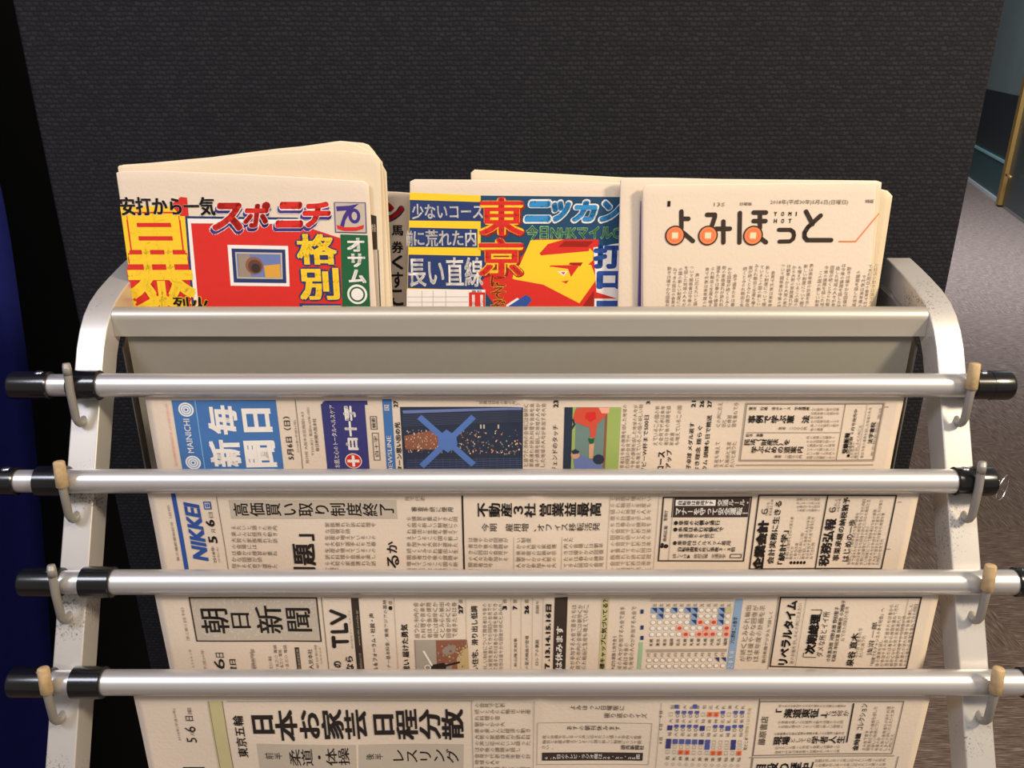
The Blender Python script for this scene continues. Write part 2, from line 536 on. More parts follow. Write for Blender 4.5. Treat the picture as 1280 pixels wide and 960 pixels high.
struct(wallbox('trim_3', 0.0, 0.03, 0.045, mat('pale_metal_skirting', (196, 206, 208), 0.3)))
# brass door post with handle on that wall
p = hitY(1257, 250, 7.0)
sdoor = (Vector((p.x, p.y, 0)) - wa).dot(wd)
post = wa + wd * sdoor
dt = bpy.data.objects.new('door_1', None); dt.location = post; COL.objects.link(dt); dt['kind'] = 'structure'
M_BRASS = mat('brass', (176, 136, 74), 0.35, metal=0.6, noise=0.06, nscale=20)
wallbox('door_frame', 0.02, 2.2, 0.09, M_BRASS, sdoor - 0.05, sdoor + 0.04, dt)
wallbox('door_leaf', 0.03, 2.15, 0.06, mat('dark_teal_door', (26, 50, 56), 0.3), sdoor - 1.0, sdoor - 0.05, dt)
hq = post - wd * 0.16 + wn * 0.10
tube('door_handle', [hq + Vector((0, 0, 0.28)), hq + Vector((0, 0, 0.28)) - wd * 0.14], 0.012, M_BRASS, dt)

# ------------------------------------------------------------------ partition
YP = 0.83
tl, tr = hitY(15.6, 0, YP), hitY(1259.4, 0, YP)
xl = (tl.x + hitY(73.4, 294, YP).x) / 2; xr = (tr.x + hitY(1195, 300, YP).x) / 2
part_t = thing('partition_screen', 'freestanding charcoal woven fabric partition screen behind the newspaper rack', 'partition', ((xl + xr) / 2, YP + 0.02, 0))
fp = box('fabric_panel', (xl, YP, 0.04), (xr, YP + 0.04, 1.72), fabric_partition(), part_t)
bevel(fp, 0.004, 3)
M_DK = mat('black_metal_edge', (18, 18, 20), 0.4)
box('edge_trim', (xl - 0.001, YP + 0.006, 0.03), (xl + 0.012, YP + 0.042, 1.725), M_DK, part_t)
box('edge_trim', (xr - 0.012, YP + 0.006, 0.03), (xr + 0.001, YP + 0.042, 1.725), M_DK, part_t)
box('top_trim', (xl, YP + 0.004, 1.715), (xr, YP + 0.042, 1.735), M_DK, part_t)
for x in (xl + 0.08, xr - 0.08):
    box('foot', (x - 0.025, YP - 0.02 + 0.03, 0.0), (x + 0.025, YP + 0.25, 0.04), M_DK, part_t, 0.004)

# ------------------------------------------------------------------ navy curtain on the left
def curtain():
    Yc = 0.76
    m = mat('navy_curtain_cloth', (27, 32, 100), 0.85, spec=0.1, noise=0.15, nscale=60, bump=0.2, bscale=500)
    v, f = [], []
    nz, nx = 60, 90
    for j in range(nz + 1):
        z = 2.35 - 2.34 * j / nz
        k = min(1, max(0, (2.35 - z) / 2.35))
        xe = float(np.interp(z, [0, 0.51, 0.92, 1.086, 1.22, 2.35], [-0.66, -0.592, -0.533, -0.515, -0.510, -0.56]))
        for i in range(nx + 1):
            a = i / nx
            x = xe - a * 0.95
            y = Yc + 0.034 * math.sin(a * 62 + 0.8 * math.sin(z * 2.2)) * (0.6 + 0.4 * k) + 0.012 * math.sin(a * 23 + z * 1.7) - 0.10 * a
            if a < 0.03: y += (0.03 - a) * 2.0
            v.append((x, y, z))
    for j in range(nz):
        for i in range(nx):
            k = j * (nx + 1) + i
            f.append((k, k + nx + 1, k + nx + 2, k + 1))
    o = obj('curtain', v, f, m, None, smooth=True)
    so = o.modifiers.new('thickness', 'SOLIDIFY'); so.thickness = 0.002
    tag(o, 'dark navy blue curtain hanging in folds left of the rack', 'curtain')
curtain()
# dark wall just behind the curtain
struct(box('wall_left_return', (-2.4, 1.05, 0), (-0.30, 1.12, 2.9), mat('black_wall', (10, 10, 13), 0.9)))
bpy.data.objects['wall_left_return'].name = 'wall_front_left'

# ------------------------------------------------------------------ newspaper rack
XC = 0.006
HX = 0.3160          # half distance between the middles of the side rails
RW = 0.0205          # rail face width
outer = [(-0.10, 0.0)]
def R(y, z): return (y, z + H)
# outer (upper) surface of the rail, from the floor up the slope, round the bend and back to the top
slope = 0.58
zlo = 0.012
prof = [(0.569 + slope * (zlo - H + 0.2126), zlo), R(0.4556, -0.408), R(0.566, -0.2178), R(0.5735, -0.2055), R(0.582, -0.1950), R(0.592, -0.1862),
        R(0.604, -0.1795), R(0.620, -0.1742), R(0.640, -0.1700), R(0.660, -0.1665), R(0.680, -0.1635)]
rack = thing('newspaper_rack', 'silver metal newspaper rack with curved side rails, pegs and a top bin', 'rack', (XC, 0.55, 0))

def offset_profile(pr, d):
    out = []
    for i, (y, z) in enumerate(pr):
        a = pr[max(0, i - 1)]; b = pr[min(len(pr) - 1, i + 1)]
        t = Vector((b[0] - a[0], b[1] - a[1])).normalized()
        out.append((y + t.y * d, z - t.x * d))
    return out
inner = offset_profile(prof, 0.022)
def rail(sx):
    n = len(prof)
    xa, xb = XC + sx * HX - RW / 2, XC + sx * HX + RW / 2
    v = [(xa, *p) for p in prof] + [(xb, *p) for p in prof] + [(xa, *p) for p in inner] + [(xb, *p) for p in inner]
    f = []
    for i in range(n - 1):
        f += [(i, n + i, n + i + 1, i + 1), (2*n + i, 2*n + i + 1, 3*n + i + 1, 3*n + i), (i, i + 1, 2*n + i + 1, 2*n + i), (n + i, 3*n + i, 3*n + i + 1, n + i + 1)]
    f += [(0, 2*n, 3*n, n), (n-1, 2*n-1, 4*n-1, 3*n-1)]
    o = obj('side_rail', v, f, M_RAIL, rack)
    import bmesh
    bm = bmesh.new(); bm.from_mesh(o.data); bmesh.ops.recalc_face_normals(bm, faces=bm.faces); bm.to_mesh(o.data); bm.free()
    for p in o.data.polygons: p.use_smooth = True
    bevel(o, 0.0012, 2)
    e = o.modifiers.new('wn', 'WEIGHTED_NORMAL'); e.keep_sharp = True
    return o
for sx in (-1, 1):
    rail(sx)
    xa, xb = XC + sx * HX - RW / 2, XC + sx * HX + RW / 2
    # rear leg and rubber foot
    q = [(0.657, H - 0.186), (0.680, H - 0.186), (0.742, 0.012), (0.720, 0.012)]
    extrude_x('rear_leg', q, xa, xb, M_RAIL, rack, bev=0.001)
    box('rubber_foot', (xa - 0.002, 0.716, 0.0), (xb + 0.002, 0.746, 0.014), M_BLACK, rack, 0.002)
    yb = prof[0][0]
    box('rubber_foot', (xa - 0.002, yb - 0.004, 0.0), (xb + 0.002, yb + 0.030, 0.014), M_BLACK, rack, 0.002)
    # small round bolt head outside the bend
    xo = XC + sx * (HX + RW / 2)
    lathe_x('bolt', [(xo, 0.0045), (xo + sx * 0.0015, 0.0045), (xo + sx * 0.003, 0.003), (xo + sx * 0.0034, 0.0008)], 0.607, H - 0.192, M_STEEL, rack, 16)

# front bar of the bin: flat face with a rounded upper lip
xi = HX - RW / 2 - 0.0002
bar = []
cy0, cz0, rr = 0.6005, H - 0.1895, 0.0072
bar = [(0.5925, H - 0.2030), (0.5925, H - 0.1905)]
for k in range(11):
    a = math.pi - math.pi * k / 10
    bar.append((cy0 + (rr + 0.0008) * math.cos(a), cz0 + rr * math.sin(a)))
bar += [(0.6085, H - 0.1905), (0.6085, H - 0.2030)]
extrude_x('front_bar', bar, XC - xi, XC + xi, M_BAR, rack, smooth=True)
o = bpy.data.objects['front_bar']; e = o.modifiers.new('edge', 'EDGE_SPLIT'); e.split_angle = math.radians(50)
# bin of the rack
zb = H - 0.335
bx = 0.2985
box('bin_front_panel', (XC - bx, 0.5970, zb), (XC + bx, 0.5990, H - 0.200), M_BIN, rack)
M_BIN2 = mat('bin_inner_panel', (126, 122, 116), 0.5, metal=0.3, noise=0.04, nscale=100)
box('bin_back_panel', (XC - bx, 0.6830, zb), (XC + bx, 0.6850, H - 0.196), M_BIN2, rack)
box('bin_floor', (XC - bx, 0.5990, zb), (XC + bx, 0.6830, zb + 0.002), M_BIN2, rack)
for sx in (-1, 1):
    x = XC + sx * (HX - RW / 2 - 0.0012)
    sp_ = [(0.600, zb), (0.6845, zb), (0.6845, H - 0.188), (0.650, H - 0.192), (0.612, H - 0.203), (0.600, H - 0.215)]
    extrude_x('bin_side_panel', sp_, min(x, x + sx * 0.001), max(x, x + sx * 0.001), M_BIN2, rack)
extrude_x('cross_bar', [(0.718, 0.18), (0.730, 0.18), (0.730, 0.205), (0.718, 0.205)], XC - xi, XC + xi, M_RAIL, rack)

# sticks' centres
def railY(z): return 0.569 + slope * (z - H + 0.2126)
ST = []
for v in (481.6, 601.4, 727.6, 853.0):
    r = ray(640, v)          # sticks lie against the rails
    k = -r.z / r.y           # z = -k y
    y = (0.5614 + 0.1208) / (1 + slope * k)
    ST.append((y - 0.0012, H - k * (y - 0.0012)))
ry, rz = ST[0]
# pegs: four on each rail
for sx in (-1, 1):
    for i, (cy_, cz_) in enumerate(ST):
        x = XC + sx * (HX + 0.0008)
        bz = cz_ - 0.0262
        by = railY(bz)
        pts = [Vector((x, by + 0.004, bz + 0.001)), Vector((x, by - 0.0015, bz - 0.0006)), Vector((x, by - 0.0045, bz - 0.0002)), Vector((x, by - 0.0066, bz + 0.0018)),
               Vector((x, cy_ - 0.0122, bz + 0.0055)), Vector((x, cy_ - 0.0120, cz_)), Vector((x, cy_ - 0.0106, cz_ + 0.012)), Vector((x, cy_ - 0.0098, cz_ + 0.0190))]
        pg = tube('peg', pts, 0.0028, M_PEG, rack)
        if not ((sx == -1 and i in (0, 2)) or (sx == 1 and i == 1)):
            a, b = Vector((x, cy_ - 0.0119, cz_ + 0.0020)), Vector((x, cy_ - 0.0096, cz_ + 0.0205))
            d = (b - a)
            cap = tube('peg_cap', [a, a + d * 0.02, a + d * 0.5, a + d * 0.97, b], [0.0036, 0.0040, 0.0040, 0.0038, 0.0033], M_CAP, pg)
            cap['label'] = 'worn tan rubber cap'
        else:
            a, b = pts[-2], Vector((x, cy_ - 0.0096, cz_ + 0.0205))
            tube('peg_tip', [a, (a + b) / 2, b], [0.0029, 0.0030, 0.0024], M_PEG, pg)

# ------------------------------------------------------------------ sticks
def stick(i, px_left, label):
    cy_, cz_ = ST[i]
    d = (cy_) * cp + (H - cz_) * sp
    x0 = (px_left - 640) / F * d
    L = 0.716
    t = thing('newspaper_stick', label, 'newspaper stick', (x0, cy_, cz_), 'newspaper sticks on the rack pegs')
    r = 0.0086
    lathe_x('tube', [(x0 + 0.004, r - 0.0006), (x0 + L - 0.004, r - 0.0006)], cy_, cz_, M_ALU, t, 40)
    lathe_x('tube_sleeve', [(x0 + 0.062, r - 0.0006), (x0 + 0.0625, r), (x0 + L - 0.027, r)], cy_, cz_, M_ALU, t, 40)
    R1 = 0.0101
    lathe_x('end_cap', [(x0, R1 - 0.0012), (x0 + 0.001, R1 - 0.0003), (x0 + 0.003, R1), (x0 + 0.0275, R1), (x0 + 0.0283, R1 - 0.0008)], cy_, cz_, M_BLACK, t, 32)
    lathe_x('end_cap', [(x0 + L - 0.0283, R1 - 0.0008), (x0 + L - 0.0275, R1), (x0 + L - 0.016, R1), (x0 + L - 0.0155, R1 + 0.0004), (x0 + L - 0.003, R1 + 0.0004), (x0 + L - 0.001, R1 - 0.0003), (x0 + L, R1 - 0.0015)], cy_, cz_, M_BLACK, t, 32)
    lathe_x('collar', [(x0 + 0.0425, 0.0100), (x0 + 0.0430, 0.0108), (x0 + 0.0630, 0.0108), (x0 + 0.0636, 0.0100)], cy_, cz_, M_BLACK, t, 32)
    lathe_x('end_knob', [(x0 + L, 0.0032), (x0 + L + 0.003, 0.0032), (x0 + L + 0.0042, 0.002)], cy_, cz_, M_BLACK, t, 14)
    lathe_x('end_pin', [(x0 - 0.003, 0.0010), (x0 - 0.0022, 0.0018), (x0, 0.0018)], cy_, cz_, M_STEEL, t, 10)
    for xx, rr_ in ((x0 + 0.0215, R1), (x0 + L - 0.0215, R1 + 0.0002)):
        v, f = [], []
        for j, (h, rad) in enumerate(((-0.001, 0.0030), (0.0003, 0.0030), (0.0010, 0.0020), (0.0012, 0.0005))):
            for k in range(14):
                a = 2 * math.pi * k / 14
                v.append((xx + rad * math.cos(a), cy_ + 0.000 + rad * math.sin(a), cz_ + rr_ + h - 0.0003))
        for j in range(3):
            for k in range(14): f.append((j*14+k, j*14+(k+1) % 14, (j+1)*14+(k+1) % 14, (j+1)*14+k))
        f.append(tuple(range(42, 56)))
        obj('screw', v, f, M_STEEL, t, smooth=True)
    return t, x0
stick(0, 15, 'topmost aluminium newspaper stick with black ends, just below the bin')
t2, x02 = stick(1, -27, 'second aluminium stick from the top, with a wire ring on its right end')
stick(2, 28, 'third aluminium stick from the top, above the newspaper with the grey square title box')
stick(3, 15, 'lowest aluminium newspaper stick, nearest the bottom of the photo')
# key ring on the second stick's right knob
cy_, cz_ = ST[1]
xr_ = x02 + 0.716 + 0.0022
ring = [Vector((xr_ + 0.0095 * 0.55 + 0.0095 * 0.75 * math.cos(a), cy_ - 0.001 + 0.006 * math.cos(a), cz_ - 0.005 + 0.0095 * math.sin(a))) for a in [2 * math.pi * k / 30 for k in range(30)]]
kr = tube('wire_ring', ring, 0.0007, M_STEEL, None, seg=8, closed=True)
tag(kr, 'small thin wire ring hanging from the second stick', 'ring')

# ------------------------------------------------------------------ newspapers hanging from the sticks
PW = 0.545
def hanging(i, px_mid, label, hang=0.395):
    cy_, cz_ = ST[i]
    Yp = cy_ - 0.0028
    d = Yp * cp + (H - (cz_ - 0.009)) * sp
    xm = (px_mid - 640) / F * d
    t = thing('hanging_newspaper', label, 'newspaper', (xm, cy_, cz_ - 0.004), 'newspapers hanging from the sticks')
    ph = i * 1.7
    def disp(u, w_):
        k = np.clip(-w_ / 0.05, 0, 1)
        return k * (0.0011 * np.sin(u * 17 + ph) + 0.0006 * np.sin(u * 41 + 2 * ph + w_ * 30)) + 0.0010 * np.exp(-((u - 0.002 * i) / 0.006) ** 2) * np.exp(-(w_ + 0.008) ** 2 / 0.0008)
    s = Surface((xm, Yp, cz_), (0, -1, 0), disp)
    def sheet(name, dy, x0, x1, hg, th):
        nu, nw = 110, 44
        uv = [(x0 + (x1 - x0) * a / nu, -0.003 - hg * b / nw) for b in range(nw + 1) for a in range(nu + 1)]
        v = s.pts(uv, -dy)
        f = [(b*(nu+1)+a, (b+1)*(nu+1)+a, (b+1)*(nu+1)+a+1, b*(nu+1)+a+1) for b in range(nw) for a in range(nu)]
        o = obj(name, v, f, M_NEWS if dy == 0 else M_NEWS2, t, smooth=True)
        so = o.modifiers.new('thickness', 'SOLIDIFY'); so.thickness = th; so.offset = -1
        return o
    h = PW / 2
    sheet('front_page', 0, -h, h, hang, 0.0002)
    sheet('inner_page', 0.0010, -h + 0.0008, h + 0.0006, hang - 0.001, 0.0006)
    sheet('inner_page', 0.0022, -h - 0.0006, h - 0.0005, hang - 0.003, 0.0006)
    sheet('inner_page', 0.0034, -h + 0.0003, h + 0.0010, hang - 0.002, 0.0006)
    return t, Print(s)

PL = {'masthead': 'printed newspaper title', 'photograph': 'printed photograph', 'advertisement': 'boxed printed advertisement'}

# ---- first paper
t1, q = hanging(0, 656, 'uppermost hanging newspaper, with a blue title box and a night bridge picture')
q.part('small_print')
q.text('第四種郵便物認可 2018年5月6日', 'H', 213.5, 505, 217, 582, 'pink', res=1)
q.part('masthead')
q.rect(223, 500, 350.5, 600, 'blue', 0)
q.rect(251, 500, 252.4, 600, 'lblue', 1)
for cx_, cy2 in ((233, 511.5), (242.5, 577)):
    for k, (rad, c) in enumerate(((9.6, 'W'), (7.6, 'lblue'), (6.4, 'W'), (4.6, 'lblue'), (3.4, 'W'), (1.7, 'blue'))):
        q.disc(cx_, cy2, rad, c, 1 + k * 0.6)
q.text('MAINICHI', 'H', 232.8, 523, 240.6, 565, 'W', 0.0)
for ch, a, b, c, d_ in (('毎', 260, 506.5, 297, 542.5), ('日', 303.5, 510.5, 339.5, 540), ('新', 263, 549, 301.5, 582.5), ('聞', 306.5, 550.5, 345, 583.5)):
    q.text(ch, 'H', a, b, c, d_, 'W', 0.045, res=3)
q.part('headline')
q.text('5月6日（日）', 'H', 356.5, 521, 365, 575, 'K', 0.012)
q.rect(374, 499, 374.8, 600, 'G', 1)
q.part('small_print')
q.text('2018年(平成30年)', 'H', 369, 525, 372.5, 566, 'G', res=1)
q.text('発行所 大阪市北区梅田3-4-5', 'H', 379, 515, 383, 580, 'G', res=1)
q.text('〒530-8251 電話06-6345-1551', 'H', 386, 510, 390, 570, 'G', res=1)
q.text('毎日新聞大阪本社', 'H', 392.5, 523, 397, 565, 'G', 0.01, res=1)
q.part('advertisement')
q.rect(405.5, 505, 459.3, 600, 'indigo', 0)
q.rect(409.5, 500.8, 459.3, 506, 'indigo', 0); q.disc(408.2, 506.0, 5.6, 'indigo', 0)
q.text('お肌と心のトータルヘルスケア', 'H', 415, 507, 421.5, 586, 'W', 0.0, res=1)
q.text('白十字', 'H', 430.5, 507.5, 446, 563.5, 'W', 0.05)
q.disc(441.5, 577, 10.6, 'W', 1); q.disc(441.5, 577, 9.6, 'red', 2)
q.rect(434, 575.3, 449, 578.7, 'W', 3); q.rect(439.8, 570, 443.2, 584, 'W', 3)
q.frame(463, 520, 471.5, 537, 1, 'G'); q.text('検索', 'H', 465, 522, 469.5, 535, 'K', 0.02, res=1)
q.frame(466, 541, 474.5, 576, 1, 'G'); q.text('白十字', 'H', 468, 545, 472.6, 571, 'K', res=1)
q.part('headline')
q.rect(481, 499, 492.5, 600, 'blue', 0)
q.text('NEWSLINE', 'H', 484.5, 545, 490, 592, 'W', 0.01)
q.text('国', 'H', 480.5, 506, 486.5, 513, 'W', 0.0)
q.text('27', 'H', 492, 500.5, 497.5, 509, 'K', 0.03)
q.text('ターン思い出の光', 'H', 495, 528, 501.6, 590, 'K', 0.03)
# night photograph with the blue cross of girders
q.part('photograph')
q.rect(502.5, 508.6, 653.5, 600, 'night', 0)
rs = random.Random(3)
q.quad([(503, 513), (652, 509), (652, 512), (504, 517)], 'ls', 1)
for k in range(7): q.quad([(503, 519 + k*2.2), (652, 514 + k*2.0), (652, 514.6 + k*2.0), (503, 519.7 + k*2.2)], 'night2', 1)
for k in range(8): q.quad([(508, 596 - k*3), (652, 590 - k*2.4), (652, 590.7 - k*2.4), (508, 596.8 - k*3)], 'night2' if k % 2 else 'slate', 1)
for k in range(16): q.rect(520 + k * 8.4, 572, 520.5 + k * 8.4, 600, 'night2', 1)
q.quad([(505, 545), (545, 537), (560, 562), (507, 562)], 'brown', 1)
for k in range(330):
    x = rs.uniform(506, 651); y = 537 + rs.random() * (28 + (x - 506) * 0.02)
    if x > 600 and y < 548 and rs.random() < 0.6: continue
    sz = rs.uniform(0.7, 1.6)
    q.rect(x, y, x + sz, y + sz * 1.2, rs.choice(['peach', 'gray', 'brown', 'photo', 'orange', 'mid']), 2)
for x in (600, 604, 622): q.rect(x, 531, x + 2, 536, 'gray', 2)
q.stroke([(524, 521), (592, 581)], 8, 'xb', 3, False); q.stroke([(592, 521), (527, 583)], 8, 'xb', 3, False); q.poly([(548, 545), (558, 537), (570, 545), (572, 556), (560, 566), (547, 557)], 'xb', 4)
q.part('small_print')
q.text('（写真は日本の夜の光）', 'V', 594, 500.5, 650, 505.5, 'G', res=1)
q.body('H', 654, 503, 684, 584, 7.2)
q.body('H', 776, 503, 800, 584, 6.6)
q.body('H', 817, 502, 852, 556, 6.9)
q.body('H', 896, 502, 925, 534, 6.6)
q.body('H', 893, 548, 922, 584, 6.8)
q.part('headline')
q.text('23', 'H', 692, 500, 698, 509, 'K', 0.03)
q.text('ジェンドのタッチ', 'H', 690.5, 531, 697, 590, 'K2', 0.01)
q.text('3', 'H', 808, 501, 812.5, 505, 'K', 0.02)
q.text('グビーW杯まで500日', 'H', 803, 519, 809, 590, 'K', 0.01)
q.text('ロース', 'H', 822, 563, 830, 588, 'K', 0.03); q.text('アップ', 'H', 832, 561, 839, 584, 'K', 0.02)
for n_, x in (('21', 867), ('26', 877.4), ('27', 887)): q.text(n_, 'H', x - 2.6, 500.5, x + 2.6, 509, 'K', 0.03)
q.text('子卓球 メダル返す', 'H', 859.5, 528, 865.5, 586, 'K', 0.015)
q.text('なき理念 揺らぐ', 'H', 869.5, 532, 875.5, 590, 'K', 0.015)
q.text('ウム 訓練も日で精送', 'H', 880.5, 519, 886.5, 588, 'K', 0.015)
q.part('photograph')
q.rect(704.5, 508.6, 774, 600, 'tealp', 0)
q.rect(704.5, 508.6, 714.5, 600, 'night', 1); q.rect(714.5, 508.6, 718.5, 600, 'lime', 1)
q.rect(754.5, 508.6, 757.5, 600, 'brown', 1); q.rect(757.5, 508.6, 774, 600, 'lime', 1)
q.poly([(719, 512), (724, 508.8), (745, 508.8), (757, 510), (760, 516), (752, 524), (746, 530), (744, 545), (738, 548), (737, 534), (726, 530), (719, 527), (716, 522)], 'pred', 2)
q.poly([(733, 515), (744, 514), (745, 522), (738, 527), (731, 521)], 'red', 3)
q.poly([(748, 508.8), (762, 509), (761, 516), (752, 516)], 'pink', 3)
q.poly([(738, 546), (743, 548), (741, 572), (736, 572), (736, 556)], 'skin', 2)
q.poly([(735, 547), (743, 547), (742, 553), (737, 554)], 'green', 3)
q.poly([(716, 568), (724, 567), (740, 575), (752, 581), (756, 586), (752, 600), (720, 600)], 'ls', 2)
q.disc(719, 568, 5.5, 'skin', 3); q.poly([(714, 563), (719, 560.5), (724, 563), (723, 566), (716, 567)], 'night', 4)
q.disc(748, 573, 7, 'night', 3); q.stroke([(716, 524), (718, 530), (714, 536)], 2.5, 'night', 3)
q.part('advertisement')
def adframe(q, x0, y0, x1, y1, t=1.4): q.frame(x0, y0, x1, y1, t, 'K2', 2)
q.frame(927.5, 503, 1100, 576.5, 1.6, 'mid', 2); q.frame(929, 504.4, 1098.5, 575.2, 0.8, 'G', 2)
q.rect(920, 580.5, 1092, 581.8, 'mid', 2)
q.text('憲法 行政 法のケース 学習講座', 'V', 936, 508, 1012, 512.5, 'K', 0.03, res=1)
q.text('事例で学ぶ憲　法', 'V', 935, 518.5, 1012, 529, 'K', 0.03)
q.text('著者 二〇〇〇円', 'V', 973, 533, 1009, 537, 'G', 0.02, res=1)
q.rect(933, 540, 1050, 540.8, 'mid', 2)
q.text('民法 基礎', 'V', 932, 541.8, 954, 545.8, 'K', 0.03, res=1)
q.text('民法（財産法）を', 'V', 930, 548, 987, 557, 'K', 0.02)
q.text('学ぶための道案内', 'V', 939, 557.5, 1004, 566.5, 'K', 0.02)
q.text('著者 二四〇〇円', 'V', 968, 568.5, 1003, 572.6, 'G', 0.02, res=1)
q.rect(1050.6, 504, 1051.4, 576, 'G', 2); q.rect(1078, 504, 1078.6, 576, 'mid', 2)
q.text('受験新報', 'H', 1054.5, 541, 1061, 567, 'K', 0.04)
q.text('●司法試験 ６月号発売中', 'H', 1063, 512, 1067.5, 572, 'K', 0.02, res=1)
q.text('法学書院', 'H', 1087, 528, 1093, 555, 'K', 0.02)
q.part('small_print')
q.body('V', 1013, 509, 1050, 538, 5.0); q.body('V', 1008, 544, 1046, 573, 5.0)
q.body('H', 1067, 507, 1079, 573, 5.2, jag=0.5); q.body('H', 1080.5, 508, 1086, 573, 5.0, jag=0.4)
q.text('東京都新宿区 電話', 'H', 1094, 510, 1097, 571, 'g', res=1)
q.rect(1106, 508.6, 1111, 509.3, 'G', 1)
q.build(t1, PL)

# ---- second paper
t2p, q = hanging(1, 666.5, 'second hanging newspaper from the top, with a slanted blue title and blue bar')
q.part('small_print')
q.text('第三種郵便物認可（日刊）', 'H', 215, 632, 218.4, 702, 'G', res=1)
q.part('masthead')
q.rect(223.5, 617, 229, 730, 'nk', 0)
q.text('NIKKEI', 'H', 235.5, 628, 254.5, 703, 'nk', 0.045, slant=0.22)
q.rect(254.5, 627, 264, 637, 'nk', 1); q.text('日', 'H', 256, 628.5, 262.5, 635.5, 'W', 0.02)
q.part('headline')
q.text('日', 'H', 261, 640.5, 266, 647.5, 'G', 0); q.text('6', 'H', 257, 650, 268, 659, 'K', 0.03)
q.text('月', 'H', 264, 662, 269, 667, 'G', 0); q.text('5', 'H', 260, 671, 271, 680, 'K', 0.03)
q.text('2018年', 'H', 264.5, 684, 268.8, 705, 'G', 0.01); q.text('(平成30年)', 'H', 271, 685, 274, 704, 'g', 0, res=1)
q.rect(278.6, 621, 279.4, 730, 'G', 1)
q.rect(287.5, 625, 496, 648.3, 'gray', 0)
q.text('高価買い取り制度終了', 'V', 291, 628, 493, 645.8, 'K', 0.012, res=3)
for ch, a, b, c, d_ in (('題', 366.5, 679.5, 394.5, 707), ('問', 368, 709, 396, 735), ('」', 374, 667.5, 393, 676)):
    q.text(ch, 'H', a, b, c, d_, 'K', 0.035, res=3)
q.text('か', 'H', 483.5, 677, 496, 691.5, 'K', 0.02); q.text('る', 'H', 484, 694, 499, 710, 'K', 0.02)
q.rect(578.2, 619, 580.4, 730, 'K', 1)
q.text('不動産３社', 'V', 596, 627.5, 670, 645.5, 'K', 0.03); q.text('営業益最高', 'V', 674, 627.5, 752, 645.5, 'K', 0.03)
q.text('今期 雇用増、オフィス移転活発', 'V', 602, 652.5, 750, 663.5, 'K2', 0.0)
q.text('審査手続に便用', 'V', 514, 633, 567, 639.5, 'K2', 0.0, res=1)
q.part('small_print')
q.body('V', 288.5, 656, 351, 716, 8.1); q.body('V', 406, 652, 472, 716, 8.0)
q.body('V', 506, 619, 545, 628, 8.0, 'g'); q.body('V', 508, 644, 575, 716, 8.1)
q.body('V', 585, 669.5, 639, 716, 7.9); q.body('V', 645, 669.5, 699, 716, 7.9); q.body('V', 704, 669.5, 758, 716, 7.9)
q.body('V', 762.5, 619, 817, 716, 8.1, 'g')
for x in (642, 701.5, 760, 820): q.rect(x, 670 if x < 760 else 618, x + 0.7, 716, 'gray', 1)
q.part('advertisement')
adframe(q, 825.3, 620.6, 935.3, 702, 1.8)
q.rect(838.6, 622, 839.3, 701, 'mid', 2); q.rect(840, 621.5, 936.2, 646.5, 'K2', 0)
q.rect(844.5, 624.6, 894.5, 632, 'W', 1)
q.text('自転車は車両です', 'V', 847, 625, 892, 631.4, 'K', 0.02, layer=3, res=1)
q.text('交通ルール・', 'V', 896.5, 624, 938, 632.5, 'W', 0.04, layer=3); q.text('マナーを守って安全運転！', 'V', 843.5, 634.3, 935.5, 643.8, 'W', 0.04, layer=3)
q.text('●車道の左側を通行', 'V', 841.5, 650, 900, 656.5, 'K', 0.03, res=1); q.text('●歩道は歩行者優先で', 'V', 841, 658.3, 905, 664.8, 'K', 0.03, res=1)
q.text('車道寄りを徐行', 'V', 848, 666.6, 893, 672.6, 'K2', 0.01, res=1); q.text('●乗車時はヘルメット着用', 'V', 840.5, 675.3, 914, 682, 'K2', 0.01, res=1)
q.text('自転車関連の死亡事故３・３倍', 'V', 847, 683.5, 919, 690, 'K', 0.03, res=1); q.text('詳しくは▶ 政府広報 交通安全', 'V', 841, 692, 907, 698.3, 'K2', 0.0, res=1)
q.frame(912.5, 692.5, 927, 697.5, 1, 'K2', 2)
q.text('警察庁', 'H', 830, 637.5, 834.5, 651, 'K2', 0.02, res=1); q.text('政府広報', 'H', 829.5, 657, 834, 677, 'K2', 0.02, res=1)
q.disc(827.5, 683.5, 2.2, 'K', 1); q.disc(828, 680.5, 2.0, 'K', 1); q.disc(832.5, 683, 3.0, 'K', 1)
adframe(q, 942, 618.3, 1112, 712, 1.8); q.rect(1025, 618.3, 1026.6, 730, 'K2', 2); q.rect(1018, 712, 1026, 730, 'K2', 1)
q.text('企業会計', 'H', 944, 651, 958, 713, 'K', 0.07); q.text('６', 'H', 952, 636, 960, 643, 'K', 0.0)
q.text('会計実務に生きる', 'H', 964, 627, 972.5, 706, 'K', 0.02); q.text('「統計学」', 'H', 975, 664, 983.5, 706, 'K', 0.03)
q.text('税務弘報', 'H', 1028, 649, 1041.5, 709, 'K', 0.035); q.text('６', 'H', 1037, 634, 1045, 641, 'K', 0)
q.text('事業承継の納税猶予', 'H', 1048, 622, 1056, 703, 'K', 0.02); q.text('はじめの一歩', 'H', 1057.5, 650, 1066, 703, 'K', 0.015)
q.text('●●●●●', 'V', 987, 701.5, 1008, 706, 'K', 0.06, res=1)
q.part('small_print')
q.body('V', 996, 622, 1029, 640, 4.6, 'G'); q.body('H', 985, 643, 1023, 700, 5.2, 'G', jag=0.6)
q.body('H', 958, 621, 966, 645, 4.4, 'G'); q.body('H', 1043, 620, 1050, 640, 4.2, 'G')
q.body('H', 1066, 622, 1107, 707, 5.2, 'G', jag=0.5)
q.rect(1122, 627, 1127, 627.7, 'G', 1); q.rect(1108, 686, 1113, 686.7, 'G', 1)
q.build(t2p, PL)

